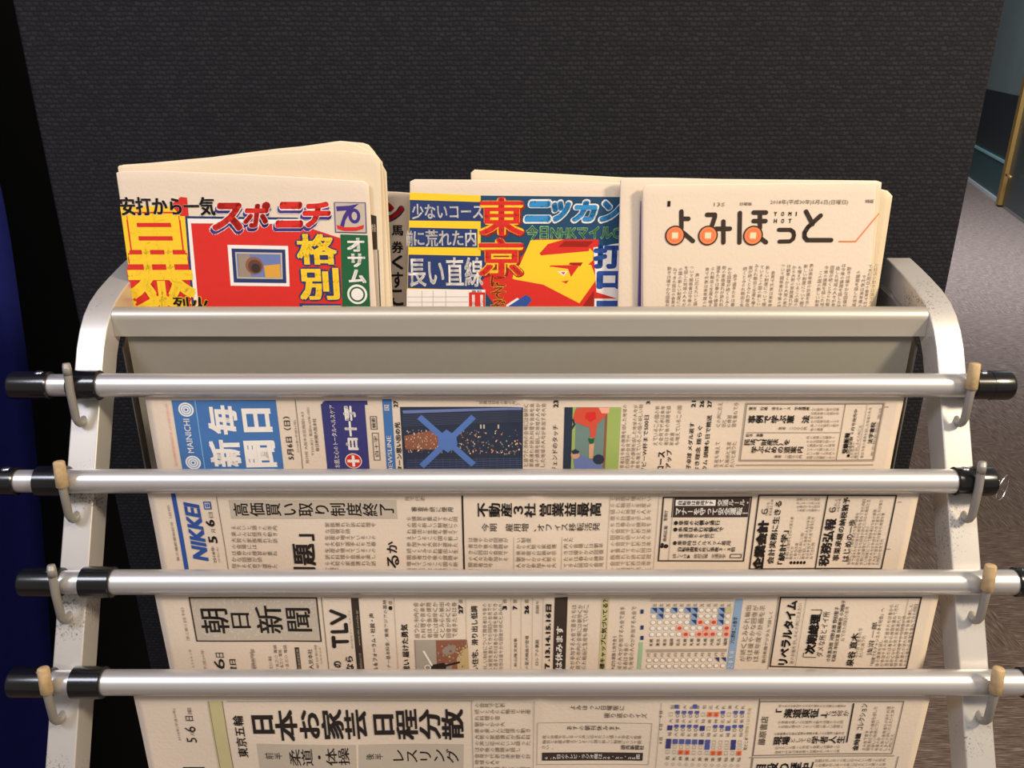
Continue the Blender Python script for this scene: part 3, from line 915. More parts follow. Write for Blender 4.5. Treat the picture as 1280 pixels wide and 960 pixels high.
# ---- third paper
t3, q = hanging(2, 683.5, 'third hanging newspaper from the top, with a mottled grey title box')
q.part('masthead')
q.rect(240.5, 746.3, 399.5, 801.7, 'gray', 0)
for k in range(150):
    x, y = rs.uniform(243, 394), rs.uniform(749, 797)
    a = rs.uniform(0, 6.3); l_ = rs.uniform(1.2, 3.2)
    q.stroke([(x, y), (x + l_ * math.cos(a), y + l_ * math.sin(a)), (x + l_ * math.cos(a + 1) * 1.5, y + l_ * math.sin(a + 1) * 1.5)], 0.7, 'mottle', 1, False)
q.frame(240.5, 746.3, 399.5, 801.7, 1.7, 'K2', 2)
for ch, a, b, c, d_ in (('朝', 251, 760.5, 286, 791.5), ('日', 289.5, 766, 312.5, 785), ('新', 320, 757, 353, 791.7), ('聞', 358.5, 759.6, 389, 789)):
    q.text(ch, 'H', a, b, c, d_, 'K', 0.012, layer=3)
q.part('headline')
q.text('6', 'H', 268, 823, 281, 836, 'K', 0.01); q.text('日', 'H', 270, 815.5, 280, 821.5, 'K', 0.0)
q.text('曜日', 'H', 288, 823.5, 296, 842, 'K2', 0.02)
q.text('人気本社', 'H', 385.5, 811, 391.5, 836, 'K2', 0.0, res=1)
q.rect(370.5, 809, 375.8, 845, 'K2', 1); q.text('世論調査結果', 'H', 371.5, 811, 374.8, 836, 'gray', 0.02, res=1)
q.part('small_print')
q.text('（日刊）', 'H', 228, 759, 232, 782, 'g', res=1); q.text('（第三種）', 'H', 232, 783, 236, 801, 'g', res=1); q.text('４３４８６号', 'H', 238, 812, 241, 835, 'g', res=1)
q.text('平成30年', 'H', 253, 812, 257, 838, 'g', res=1)
q.body('H', 313, 812, 319, 836, 5.5); q.text('発行所 下部', 'H', 315, 811, 320, 837, 'G', res=1)
for x, y in ((338.5, 820), (345.5, 806), (351.5, 812), (358, 806)): q.text('〒五三〇 電話', 'H', x - 2, y, x + 2, 838, 'G', 0.01, res=1)
q.text('朝日新聞', 'H', 394.5, 806, 397.5, 835, 'g', res=1); q.text('大阪市北区', 'H', 400, 808, 402, 830, 'g', res=1)
q.part('advertisement')
q.rect(407, 746.3, 407.9, 855, 'G', 1); q.rect(405, 746.3, 452, 747, 'mid', 1)
def letter(pts): q.stroke(pts, 5.0, 'K', 2)
letter([(417, 796), (418, 807.5)]); letter([(417.7, 801.5), (434.3, 800.6)])             # T
letter([(415.8, 789), (433.4, 788.2), (432.6, 779.5)])                                  # L
letter([(414.2, 763), (431.4, 769.5), (415.2, 778.5)])                                  # V
q.text('株式会社ティーエルブイ', 'H', 437.5, 762, 440, 810, 'G', res=1)
q.rect(443.5, 746.3, 452.8, 855, 'K2', 0); q.text('www.tlv.com/ja-jp', 'H', 446.4, 762, 450, 806, 'mid', 0.0, res=1); q.text('兵庫県加古川市', 'H', 449.5, 815, 453, 837, 'mid', res=1)
q.text('の', 'H', 417.5, 825.5, 427, 834, 'K', 0.03); q.text('なら', 'H', 432.5, 819, 442, 838, 'K', 0.03)
q.part('headline')
q.text('ル＆フォーラム・社説・声', 'H', 464.5, 766, 470.5, 838, 'K', 0.012)
q.text('トナー基本料金／東南アジアの基地', 'H', 481.5, 750, 486.5, 838, 'K2', 0.0, res=1)
q.text('8', 'H', 486, 756.5, 490.6, 761.5, 'K', 0.05); q.text('面', 'H', 486, 750, 490.6, 754.6, 'G', 0)
q.rect(495.5, 746, 496.2, 855, 'gray', 1)
q.text('思い 届けた勇気', 'H', 503, 779, 511.5, 838, 'K', 0.03)
q.text('い住宅、滑り出し低調', 'H', 589.5, 758, 597.5, 837, 'K', 0.02)
for n_, x, y in (('27', 576, 761), ('3', 631, 759.6), ('7', 644, 759.5), ('26', 658.5, 762)):
    q.text(n_, 'H', x - 2.8, y - (5.5 if len(n_) > 1 else 2.6), x + 2.8, y + (5.5 if len(n_) > 1 else 2.6), 'K', 0.05); q.text('面', 'H', x - 2.4, 749, x + 2.4, 753.6, 'G', 0.0, res=1)
q.text('７.13.14.15.16日', 'H', 681.5, 755, 688.5, 838, 'K', 0.05)
q.rect(692, 746, 708, 855, 'K2', 0); q.text('は休みます', 'H', 694.5, 783, 703.5, 838, 'W', 0.03)
q.text('米山隆文知事', 'H', 642.5, 798, 646.5, 834, 'K2', 0.0, res=1); q.text('の愛犬映画が登場', 'H', 656.5, 795, 661, 837, 'K2', 0.0, res=1)
q.text('ロシアの裏庭', 'H', 669, 800, 673.5, 832, 'K', 0.01, res=1); q.text('別刷り', 'H', 670, 751, 674, 767, 'G', 0.01, res=1)
for x in (583, 638.5, 651, 665, 678): q.rect(x, 747, x + 0.5, 850, 'gray', 1)
q.rect(750, 748, 759, 850, 'olive', 0)
q.text('標キャップに気づいてる？', 'H', 751.5, 750, 758, 838, 'K', 0.02)
q.text('大切な家族と向き合う', 'H', 765, 795, 770, 838, 'K2', 0.0, res=1)
q.part('photograph')
q.rect(519.5, 798, 584, 855, 'photo', 0)
q.quad([(519.5, 798), (545, 798), (547, 855), (522, 855)], 'mid', 1)
q.poly([(545, 799), (584, 799), (585, 808), (571, 822), (574, 850), (548, 850), (546, 820)], 'brown', 1)
for k in range(60):
    x, y = rs.uniform(546, 582), rs.uniform(800, 846); q.rect(x, y, x + rs.uniform(1, 3), y + rs.uniform(1, 2.5), rs.choice(['photo', 'mid', 'brown', 'photo2']), 2)
q.poly([(571, 822), (576, 812), (585, 808), (587, 850), (574, 850)], 'photo2', 2)
q.stroke([(530, 812), (540, 829)], 2.6, 'W', 3); q.poly([(538, 829), (555, 826), (558, 832), (556, 840), (544, 843), (538, 836)], 'K', 3)
q.stroke([(556, 830), (574, 826)], 3, 'K', 3); q.stroke([(556, 838), (574, 842)], 3.5, 'K', 3)
q.disc(535, 832, 4.2, 'W', 3); q.disc(535, 832, 3.0, 'photo', 4)
q.part('small_print')
q.body('H', 517, 749, 573, 796, 7.9); q.body('H', 603, 750, 631, 838, 6.6); q.body('H', 713, 750, 734, 838, 7.4, jag=0.0)
q.body('H', 773, 752, 796, 838, 7.2, 'G', jag=0.4)
q.part('schedule_table')
for r_, y in enumerate((763, 770.7, 778.4, 785.8, 793.5)):
    for c_ in range(12):
        x = 816.5 + 8.45 * c_ + (778 - y) * 0.085
        hot = (r_, c_) in {(3, 4), (4, 5), (4, 7), (4, 8), (4, 9), (2, 7), (2, 9), (3, 8), (3, 11), (4, 11)}
        cold = (r_, c_) in {(0, 0), (0, 1), (1, 1), (0, 3), (0, 5), (0, 6), (1, 6), (2, 6), (0, 10), (1, 10), (2, 10)}
        if hot: q.rect(x - 4, y - 3.6, x + 4, y + 3.6, 'pink', 1); q.disc(x, y, 2.6, 'dots', 3)
        elif cold: q.rect(x - 4, y - 3.6, x + 4, y + 3.6, 'bstrip', 1); q.poly([(x - 3, y - 3), (x + 3.4, y - 3), (x + 3.4, y + 3)], 'navy', 3)
        elif (r_, c_) == (0, 11): q.rect(x - 4, y - 3.6, x + 4, y + 3.6, 'olive', 1)
        else: q.disc(x, y, 3.5, 'gray', 1, 14); q.disc(x, y, 2.8, 'W', 2, 14)
for c_ in range(12):
    x = 817 + 8.45 * c_
    q.text('五', 'H', x - 2 + 1.5, 754.5, x + 2 + 1.5, 759, 'G', 0, res=1)
    q.text(random.choice(['東京', '大阪', '名古', '福岡', '札幌']), 'H', x - 5, 799, x - 0.5, 808, 'K2', 0.01, res=1)
    q.text('月', 'H', x - 8, 817, x - 4, 821.5, 'G', 0, res=1)
    for y in (825.5, 833, 840.5):
        xx = x - 5.5 + (829 - y) * 0.08
        if c_ >= 10 and y < 830: q.poly([(xx - 3, y - 3), (xx + 3.2, y - 3), (xx + 3.2, y + 3)], 'navy', 3)
        else: q.disc(xx, y, 3.5, 'mid', 1, 14); q.disc(xx, y, 2.8, 'W', 2, 14)
q.rect(813.5, 748, 917, 751.5, 'gray', 1); q.rect(808, 812, 909, 815.5, 'mid', 1)
q.rect(797.5, 803, 802, 850, 'lg', 1)
for y in (764, 784, 797): q.rect(800.6, y - 2, 804.6, y + 3, 'navy', 2)
q.part('headline')
q.rect(912.8, 749, 922.5, 850, 'bstrip', 0); q.text('プロ野球この数字', 'H', 915, 772, 920.5, 806, 'K2', 0.02, res=1); q.text('２０１８', 'H', 911, 815, 917, 836, 'W', 0.03, res=1)
q.part('small_print')
q.body('H', 928, 753, 955, 828, 8.6, 'G', ch=8, jag=0.3); q.text('朝日新聞デジタルで詳しく', 'H', 957, 765, 961.5, 830, 'G', 0.01, res=1)
q.part('advertisement')
q.rect(964.6, 745, 965.2, 860, 'G', 1); adframe(q, 968.3, 745.7, 1142.5, 834, 1.8)
q.text('リベラルタイム', 'H', 978, 751, 990.5, 832, 'K', 0.05); q.rect(1000.5, 747, 1001.1, 834, 'mid', 2)
q.text('次期総理', 'H', 1009, 767, 1022, 817, 'K', 0.05)
q.frame(1026, 761, 1026.8, 762, 1, 'K', 2)
for c4 in ([(1013.5, 761.5), (1027, 761.5)], [(1027, 761.5), (1026, 767)], [(1004, 820.5), (1020, 820.5)], [(1004.3, 815), (1003.6, 820.5)]): q.stroke(c4, 0.8, 'K', 2, False)
q.text('ダメな所とイイ所', 'H', 1024, 764, 1032.5, 820, 'K2', -0.005)
q.text('小泉進次郎 河野太郎 野田聖子', 'H', 1037.5, 758, 1043, 826, 'K', 0.02, res=1); q.text('石破茂 岸田文雄 加藤勝信 小渕優子', 'H', 1045, 750, 1050, 826, 'K', 0.02, res=1)
q.text('泉谷 直木', 'H', 1060, 790, 1069, 831, 'K', 0.03); q.text('浅沼 一郎', 'H', 1086, 777, 1092.5, 817, 'K', 0.01)
q.text('「何度でもチャンスのある社会」へ', 'H', 1093.5, 760, 1098.5, 830, 'K2', 0.0, res=1)
q.part('small_print')
q.body('H', 992, 752, 1000, 830, 6.0, jag=0.5); q.body('H', 1053, 752, 1060, 800, 6.0); q.body('H', 1072, 750, 1086, 820, 5.8, jag=0.5)
q.body('H', 1099, 752, 1141, 831, 6.0, jag=0.6)
q.rect(1126, 748, 1126.6, 832, 'mid', 2)
q.build(t3, PL)

# ---- lowest paper
t4, q = hanging(3, 665, 'lowest hanging newspaper, with the big black vertical headline and grey subheading boxes')
q.part('headline')
q.text('5', 'H', 234, 921, 246.5, 927, 'K', 0.0); q.text('月', 'H', 239, 914, 243.5, 918.5, 'G', 0.0); q.text('6', 'H', 231.5, 907, 245, 914, 'K', 0.0)
q.text('日', 'H', 232.5, 894, 242, 900, 'K2', 0.01); q.text('日曜日', 'H', 235, 884, 240, 892, 'G', 0.02, res=1)
q.rect(232, 958, 259, 990, 'K', 1)
q.rect(271, 875.6, 289, 1010, 'olive', 0); q.rect(272.5, 875.6, 273.2, 1010, 'G', 1); q.rect(289, 875.6, 289.8, 1010, 'G', 1)
q.text('東京五輪', 'H', 295, 893, 308, 945, 'K', 0.015)
q.rect(284, 875.5, 592, 876.2, 'mid', 1)
q.text('日', 'H', 316, 892.5, 343, 915, 'K', 0.045)
q.text('本お家芸', 'V', 344, 886, 459, 925, 'K', 0.028)
q.text('日', 'H', 467, 893, 492.5, 919, 'K', 0.04)
q.text('程分散', 'V', 494, 886, 580, 926, 'K', 0.028)
q.quad([(322, 927), (444.5, 931), (446, 962), (326, 962)], 'gray', 0); q.quad([(448.5, 931), (579.5, 931), (579, 962), (449, 962)], 'gray', 0)
q.text('前半', 'V', 332, 938, 354, 947, 'K', 0.0); q.text('柔道・体操', 'V', 362, 933.5, 437.5, 956, 'K', 0.008)
q.text('後半', 'V', 457, 942, 479, 950, 'K', 0.0); q.text('レスリング', 'V', 489, 936.5, 574, 956, 'K', 0.008)
q.part('small_print')
q.text('2018年(平成30年)', 'H', 219.5, 885, 223.5, 925, 'G', res=1)
q.rect(590.5, 876, 591.2, 1000, 'mid', 1); q.rect(666.5, 876, 667.1, 1000, 'mid', 1); q.rect(821, 878, 821.6, 1000, 'mid', 1)
q.body('V', 593, 877.5, 664, 975, 8.0, 'G', jag=0.2)
q.body('V', 678, 918.5, 805, 931, 6.2, 'G', jag=0.0); q.text('読売新聞社', 'V', 776, 931.5, 805, 937.5, 'K2', 0.03, res=1)
q.text('さい。', 'V', 677, 931.5, 692, 937.5, 'G', res=1)
q.part('headline')
q.text('よみほっと日曜版に', 'V', 712, 881.5, 781, 888, 'K2', 0.0); q.text('振り返りクイズ', 'V', 755, 891, 809, 897.8, 'K2', 0.0)
q.frame(671, 903.5, 813, 956, 0.7, 'mid', 1)
q.text('あすの朝刊休みます', 'V', 708, 907.5, 776, 913.8, 'K2', 0.0, res=1)
q.rect(677.5, 941.2, 803.5, 951, 'K2', 1); q.text('6-7日のテレビ・ラジオ欄は20・21・25面', 'V', 680, 942.6, 800, 949.6, 'W', 0.0, layer=3, res=1)
q.part('schedule_table')
blue = {(0, 1), (0, 2), (0, 3), (0, 4), (0, 8), (0, 10), (0, 11), (1, 1), (1, 2), (1, 3), (1, 4), (1, 7), (1, 8), (1, 10), (1, 11)}
full = {(1, 0), (1, 9), (3, 0), (3, 1), (3, 2), (3, 3), (3, 4), (3, 5), (3, 6), (3, 10), (4, 0), (4, 6), (4, 10), (1, 5)}
pk = {(0, 6), (0, 7), (5, 2), (5, 3), (5, 7), (5, 8), (5, 11)}
for r_, y in ((0, 891.5), (1, 908.5), (3, 925.3), (4, 931.6), (5, 938.6), (6, 954)):
    for c_ in range(12):
        x = 837.5 + 8.05 * c_ - (y - 905) * 0.09
        if (r_, c_) in full: q.rect(x - 3.2, y - 3, x + 3, y + 3, 'bluebox' if c_ % 5 else 'indigo', 2)
        elif (r_, c_) in pk: q.rect(x - 3.2, y - 3, x + 3, y + 3, 'orange', 2); q.text('休', 'H', x - 2.4, y - 2.2, x + 2.4, y + 2.2, 'dots', 0.02, layer=4, res=1)
        elif (r_, c_) in blue: q.rect(x - 2.6, y - 4.2, x + 2.8, y - 0.6, 'bluebox', 2); q.text('○', 'H', x - 2.2, y, x + 2.2, y + 4, 'G', 0.02, res=1)
        else: q.text('◇' if r_ > 5 else '口', 'H', x - 2.4, y - 2.2, x + 2.4, y + 2.4, 'mid', 0.0, res=1)
for y in (883, 900, 916.5, 947):
    for c_ in range(12):
        x = 838 + 8.05 * c_ - (y - 905) * 0.09
        q.text(random.choice('東大名福札神広仙'), 'H', x - 2.2, y - 2.6, x + 2.2, y + 2.4, 'G' if y < 940 else 'K2', 0.0, res=1)
q.rect(843, 880, 848, 884.5, 'bluebox', 2); q.rect(866, 879.5, 871, 884.5, 'bluebox', 2)
for c_, y in ((0, 892), (1, 908), (2, 925)): q.text('６日', 'H', 824, y - 4, 828, y + 4, 'K2', 0.02, res=1)
q.part('headline')
q.text('プロ野球６日の先発', 'H', 932.5, 884, 936.5, 922, 'olive', 0.02, res=1); q.text('見どころ', 'H', 929.5, 920, 934, 935, 'K2', 0.02, res=1)
q.part('advertisement')
q.rect(940, 873, 940.8, 1000, 'G', 1); q.frame(944.6, 875.8, 1122.5, 942, 1.1, 'G', 2)
q.rect(936, 943.5, 1118, 944.8, 'mid', 2)
q.text('藤原書店', 'H', 949, 894.5, 958, 929, 'G', 0.015)
q.text('「海道東征」', 'V', 969, 885, 1034, 897, 'K', 0.035); q.text('とは何か', 'V', 1031, 887, 1061, 895, 'K2', 0.0)
q.text('現場', 'V', 966, 919, 987, 929.5, 'K', 0.035); q.text('としての', 'V', 987, 921, 1014, 927.5, 'K2', 0.0); q.text('学者人生', 'V', 1014, 919, 1056, 929, 'K', 0.02)
q.quad([(1066, 878.5), (1067.8, 878.5), (1059, 927.5), (1057.2, 927.5)], 'K', 2)
q.text('金時鐘', 'H', 1067.5, 916, 1074.5, 938, 'K', 0.03); q.text('コレクション', 'H', 1073.5, 879, 1081.5, 912, 'K', 0.01)
q.text('自殺の歴史', 'V', 942, 951, 1016, 966, 'K', 0.03)
q.rect(1116, 945, 1117, 1000, 'G', 2); q.rect(936, 945, 937, 1000, 'G', 2)
q.part('small_print')
q.body('V', 973, 879.5, 1060, 884, 4.6, 'G', jag=0); q.body('V', 972, 899, 1056, 910, 5.4, 'G'); q.body('V', 967, 913.5, 1056, 918, 4.6, 'K2', jag=0)
q.body('V', 968, 930, 1052, 941, 5.4, 'G'); q.body('H', 1082, 879, 1118, 938, 5.4, 'G', jag=0.5); q.body('V', 1018, 947, 1112, 965, 5.6, 'G')
q.build(t4, PL)

# ------------------------------------------------------------------ folded newspapers standing in the bin
def folded(t, name, Yb, Yt, top, bl, br, th=0.0012, m=None, zlow=None, bow=0.0, roll=0.0, disp=None):
    """one folded sheet bundle: plane through y=Yb at the bar and y=Yt at the top; the outline follows px points on it"""
    zb_ = hitY(640, 383, Yb).z; zt_ = hitY(640, 225, Yt).z
    n = Vector((0, -(zt_ - zb_), (Yt - Yb))).normalized()
    s = Surface((0, Yb, zb_), n, disp)
    T = [np.array(s.loc(*p)) for p in top]
    B0, B1 = np.array(s.loc(*bl)), np.array(s.loc(*br))
    wl = (zb + 0.006 - zb_) / s.w.z if zlow is None else (zlow - zb_) / s.w.z
    def down(a, b): k = (wl - a[1]) / (b[1] - a[1]); return a + (b - a) * k
    L0, L1 = down(T[0], B0), down(T[-1], B1)
    L0[0] += 0.004
    nu, nw = 48, 30
    tx = np.array([p[0] for p in T]); tw = np.array([p[1] for p in T])
    uv = []
    for j in range(nw + 1):
        b = j / nw
        for i in range(nu + 1):
            a = i / nu
            u = tx[0] + (tx[-1] - tx[0]) * a; w_ = np.interp(u, tx, tw)
            lo = L0 * (1 - a) + L1 * a
            uv.append((u * (1 - b) + lo[0] * b, w_ * (1 - b) + lo[1] * b))
    v = s.pts(uv, 0.0)
    f = [(j*(nu+1)+i, (j+1)*(nu+1)+i, (j+1)*(nu+1)+i+1, j*(nu+1)+i+1) for j in range(nw) for i in range(nu)]
    o = obj(name, v, f, m or M_NEWS, t, smooth=True)
    so = o.modifiers.new('thickness', 'SOLIDIFY'); so.thickness = th; so.offset = -1
    bv = o.modifiers.new('bevel', 'BEVEL'); bv.width = min(0.0007, th * 0.45); bv.segments = 3; bv.limit_method = 'ANGLE'; bv.angle_limit = math.radians(60)
    return s, o

def wav(a, ph, fr=9):
    return lambda u, w_: a * np.sin(u * fr * 2 + ph) + a * 0.5 * np.sin(w_ * 21 + ph + u * 13)

# left sports paper
tA = thing('folded_newspaper', 'folded sports newspaper at the left of the bin, red and yellow front page', 'newspaper', (-0.19, 0.645, zb + 0.002), 'folded newspapers in the bin')
sA, _ = folded(tA, 'front_page', 0.632, 0.640, [(145, 216), (149, 214), (200, 213.5), (300, 217.5), (400, 223), (456, 226.5), (460.5, 231)], (167, 383), (470, 383), 0.0022, disp=wav(0.0006, 0.5))
sA2, _ = folded(tA, 'inner_page', 0.6355, 0.6440, [(147, 208), (200, 204.5), (262, 199), (340, 192), (424, 187.5), (470, 193), (475, 200)], (168, 383), (481, 383), 0.0018, M_NEWS2, disp=wav(0.0006, 1.5))
folded(tA, 'inner_page', 0.6380, 0.6480, [(148, 207), (200, 202.5), (264, 196.5), (345, 186), (430, 177.5), (440, 178), (452, 184), (466, 190), (474, 196), (478, 203)], (170, 383), (489, 383), 0.0018, M_NEWS2, disp=wav(0.0006, 2.5))
folded(tA, 'inner_page', 0.6410, 0.6520, [(152, 206), (270, 198), (425, 176), (458, 179), (462, 182), (470, 192), (483, 215)], (172, 383), (491, 383), 0.0018, M_NEWS2, disp=wav(0.0006, 3.5))
q = Print(sA)
q.part('headline')
q.quad([(150.5, 258), (232, 258), (248, 392), (169, 392)], 'yellow', 0)
q.poly([(214, 256), (226, 246), (234, 247), (236, 270), (226, 270)], 'red', 0.5)
q.text('暴', 'U', 156, 266, 243, 400, 'red', 0.075, layer=1, res=3); q.text('暴', 'U', 157, 268, 242, 398, 'yellow', 0.022, layer=2, res=3)
q.text('安打から一気', 'U', 151, 245.5, 269, 270, 'W', 0.045, layer=3, res=3); q.text('安打から一気', 'U', 151, 246, 269, 269.5, 'K', 0.036, layer=4, res=3)
q.text('烈', 'U', 217, 370, 238, 392, 'yellow', 0.06, layer=3); q.text('烈', 'U', 217, 371, 238, 391, 'K', 0.02, layer=4)
q.text('火', 'U', 240, 370, 262, 392, 'yellow', 0.06, layer=3); q.text('火', 'U', 240, 371, 262, 391, 'K', 0.02, layer=4)
q.part('cover_picture')
q.quad([(231.5, 270), (372, 272), (430, 392), (241, 392)], 'navy', 1)
q.quad([(234.5, 273), (372, 275), (430, 392), (244, 392)], 'W', 1.5)
q.quad([(239, 279), (372, 280), (432, 300), (430, 392)], 'red', 2); q.quad([(239, 279), (372, 280), (430, 392), (249.5, 392)], 'red', 2.2)
q.quad([(284.5, 306), (360, 307.5), (362, 358), (288.5, 357)], 'W', 3)
q.quad([(289.5, 310.5), (356.5, 312), (358, 354), (292.5, 353)], 'navy', 4)
q.quad([(294, 315), (352.5, 316), (353.5, 349), (296.5, 348)], 'gray', 5)
q.quad([(296, 317), (350.5, 318), (351.5, 347), (298, 346)], 'ls', 6)
q.quad([(298, 318), (312, 318), (314, 346), (299, 346)], 'photo', 7); q.disc(318, 332, 11, 'brown', 7.5); q.disc(319, 333, 8.5, 'dbrown', 8); q.disc(320, 335, 5.5, 'K2', 8.5)
q.quad([(330, 332), (350, 330), (351, 347), (332, 347)], 'amber', 7)
q.part('masthead')
for ch, x in (('ス', 262), ('ポ', 301), ('ニ', 341), ('チ', 376)):
    y0 = 252 if ch != 'ス' else 253
    y1 = 285 if ch != 'ス' else 289
    wdt = 39 if ch != 'ス' else 43
    q.text(ch, 'U', x - 2, y0 + 1, x + wdt + 1, y1 + 5, 'W', 0.12, layer=3.0, slant=0.2)
    q.text(ch, 'U', x - 1, y0 + 3, x + wdt, y1 + 4.5, 'purple', 0.085, layer=3.6, slant=0.2)
    q.text(ch, 'U', x + 1, y0 - 0.5, x + wdt, y1 + 0.5, 'W', 0.085, layer=4.2, slant=0.2)
    q.text(ch, 'U', x + 2, y0, x + wdt - 1, y1, 'red', 0.055, layer=4.8, slant=0.2)
q.part('emblem')
q.quad([(417.5, 252.5), (457, 253), (458.5, 291.5), (419, 290.5)], 'purple', 4); q.quad([(418.5, 253.5), (456, 254), (457.3, 290.5), (420, 289.7)], 'gray', 5)
q.poly([(420, 258), (437, 257), (449, 254.5), (440, 262), (432, 275), (430, 284), (425, 282), (429, 270), (433, 263), (421, 264)], 'purple', 6)
q.disc(443, 270, 7.5, 'purple', 6, sy=1.25); q.disc(443, 270, 3.4, 'gray', 7, sy=1.5)
q.poly([(421, 281), (430, 284), (445, 284), (455, 281), (454, 286), (445, 288.5), (430, 288.5), (422, 286)], 'red', 8)
q.part('headline')
q.text('格', 'U', 368, 291, 423, 333, 'navy', 0.09, layer=5); q.text('格', 'U', 370.5, 292.5, 421, 331, 'yellow', 0.035, layer=6)
q.text('別', 'U', 372, 333, 426, 377, 'navy', 0.09, layer=5); q.text('別', 'U', 374, 335, 424, 375, 'yellow', 0.035, layer=6)
q.quad([(374, 379), (426, 380), (427, 392), (375, 392)], 'navy', 5); q.quad([(378, 382), (426, 382), (427, 392), (378, 392)], 'gray', 6)
q.quad([(425.5, 293), (459.5, 294), (463, 392), (428, 392)], 'green', 3)
for ch, y, x in (('オ', 306, 444.5), ('サ', 325.5, 445.5), ('ム', 345.5, 446.5)): q.text(ch, 'U', x - 11, y - 8.5, x + 11, y + 8.5, 'W', 0.045, layer=5)
q.disc(446.5, 368, 12.5, 'W', 5); q.disc(446.5, 368, 9.8, 'green', 6); q.disc(446.5, 368, 7.6, 'W', 7)
q.build(tA, {'headline': 'large sports headline lettering', 'masthead': 'red outlined katakana title'})

q = Print(sA2); q.part('small_print')
q.quad([(463, 268), (470.5, 270), (472, 312), (465, 312)], 'K2', 0); q.text('特', 'U', 464.5, 280, 470, 290, 'gray', 0.03, res=1)
q.quad([(467.5, 312), (472, 312), (475, 392), (470.5, 392)], 'gray', 0); q.quad([(472, 312), (473.2, 312), (476.4, 392), (475.2, 392)], 'K2', 1)
q.build(tA)

# strip of another sports paper behind, right of the first
tB = thing('folded_newspaper', 'mostly hidden sports newspaper showing as a narrow strip between the two colourful ones', 'newspaper', (-0.10, 0.668, zb + 0.002), 'folded newspapers in the bin')
sB, _ = folded(tB, 'front_page', 0.664, 0.672, [(470, 239), (500, 240.5), (530, 243)], (478, 383), (530, 383), 0.004, disp=wav(0.0004, 0.2))
q = Print(sB); q.part('headline')
q.text('ン', 'U', 476, 252, 506, 279, 'navy', 0.09, layer=1); q.text('ン', 'U', 478, 253, 505, 277, 'red', 0.055, layer=2, slant=0.2)
for ch, y, hh in (('馬', 288, 13), ('券', 309, 15), ('く', 328, 18), ('す', 350, 20), ('こ', 372, 20)): q.text(ch, 'U', 489.5, y - hh / 2, 504, y + hh / 2, 'K', 0.03)
q.build(tB)

# middle blue sports paper
tC = thing('folded_newspaper', 'folded sports newspaper in the middle of the bin, blue title and navy headline bands', 'newspaper', (0.01, 0.655, zb + 0.002), 'folded newspapers in the bin')
sC, _ = folded(tC, 'front_page', 0.650, 0.657, [(512.2, 227), (515, 224.3), (600, 225), (700, 226.5), (800, 229)], (508.5, 383), (800, 383), 0.0030, disp=wav(0.0005, 4))
folded(tC, 'inner_page', 0.6545, 0.6635, [(588.5, 216), (590, 212), (640, 214.5), (700, 217.5), (800, 223)], (588, 383), (800, 383), 0.0030, M_NEWS2, disp=wav(0.0005, 5))
q = Print(sC)
def X(cx_): return 480 + cx_ / 3.765
def Y_(cy2): return 190 + cy2 / 3.765
def Q(pts): return [(X(a), Y_(b)) for a, b in pts]
q.part('headline')
q.quad(Q([(122, 190), (455, 205), (470, 700), (108, 700)]), 'yellow', 0)
q.quad(Q([(122, 225), (470, 236), (470, 326), (120, 322)]), 'navy', 1)
q.quad(Q([(120, 355), (440, 362), (440, 450), (117, 446)]), 'navy', 1)
q.quad(Q([(116, 482), (480, 490), (480, 650), (112, 640)]), 'navy', 1)
q.quad(Q([(455, 205), (1130, 212), (1130, 780), (455, 780)]), 'teal', 0.5)
q.text('少ないコース', 'U', X(132), Y_(244), X(466), Y_(316), 'W', 0.018)
q.text('に荒れた内', 'U', X(140), Y_(367), X(434), Y_(444), 'W', 0.018)
q.text('前', 'U', X(104), Y_(370), X(136), Y_(442), 'W', 0.02)
q.text('長い直線', 'U', X(112), Y_(496), X(466), Y_(634), 'W', 0.018)
q.part('picture')
q.poly(Q([(640, 500), (715, 410), (1010, 412), (1010, 780), (560, 780), (450, 620), (500, 560)]), 'red', 1.5)
q.poly(Q([(690, 415), (865, 412), (830, 447), (960, 445), (985, 470), (985, 530), (1000, 600), (900, 740), (870, 780), (760, 780), (785, 700), (670, 632), (590, 665), (575, 600), (640, 530)]), 'yellow', 2.2)
q.poly(Q([(742, 572), (768, 522), (936, 520), (864, 634)]), 'dred', 3); q.poly(Q([(754, 572), (784, 534), (920, 532), (858, 620)]), 'red', 3.6)
q.poly(Q([(815, 562), (866, 560), (846, 584)]), 'W', 4.2); q.poly(Q([(832, 566), (854, 565), (845, 577)]), 'red', 4.6)
q.poly(Q([(820, 447), (850, 420), (985, 420), (960, 447)]), 'dred', 3)
q.poly(Q([(572, 780), (575, 720), (668, 660), (718, 692), (640, 780)]), 'W', 3.4); q.poly(Q([(582, 780), (585, 726), (668, 672), (700, 692), (630, 780)]), 'nk', 4)
q.poly(Q([(900, 780), (960, 690), (990, 650), (985, 780)]), 'dred', 3)
q.part('headline')
for k, (c, b, ly) in enumerate((('dred', 0.085, 4), ('gold', 0.065, 4.6), ('yellow', 0.055, 5.2), ('red', 0.026, 5.8))):
    d_ = 2 if k == 0 else 0
    q.text('東', 'U', X(447) + d_, Y_(213) + d_, X(660) + d_, Y_(396) + d_, c, b, layer=ly); q.text('京', 'U', X(445) + d_, Y_(404) + d_, X(656) + d_, Y_(590) + d_, c, b, layer=ly)
for ch, y in (('に', 610), ('そ', 665), ('ぞ', 725)): q.text(ch, 'U', X(500), Y_(y - 32), X(575), Y_(y + 26), 'gold', 0.04, layer=5); q.text(ch, 'U', X(503), Y_(y - 29), X(572), Y_(y + 23), 'dred', 0.01, layer=6)
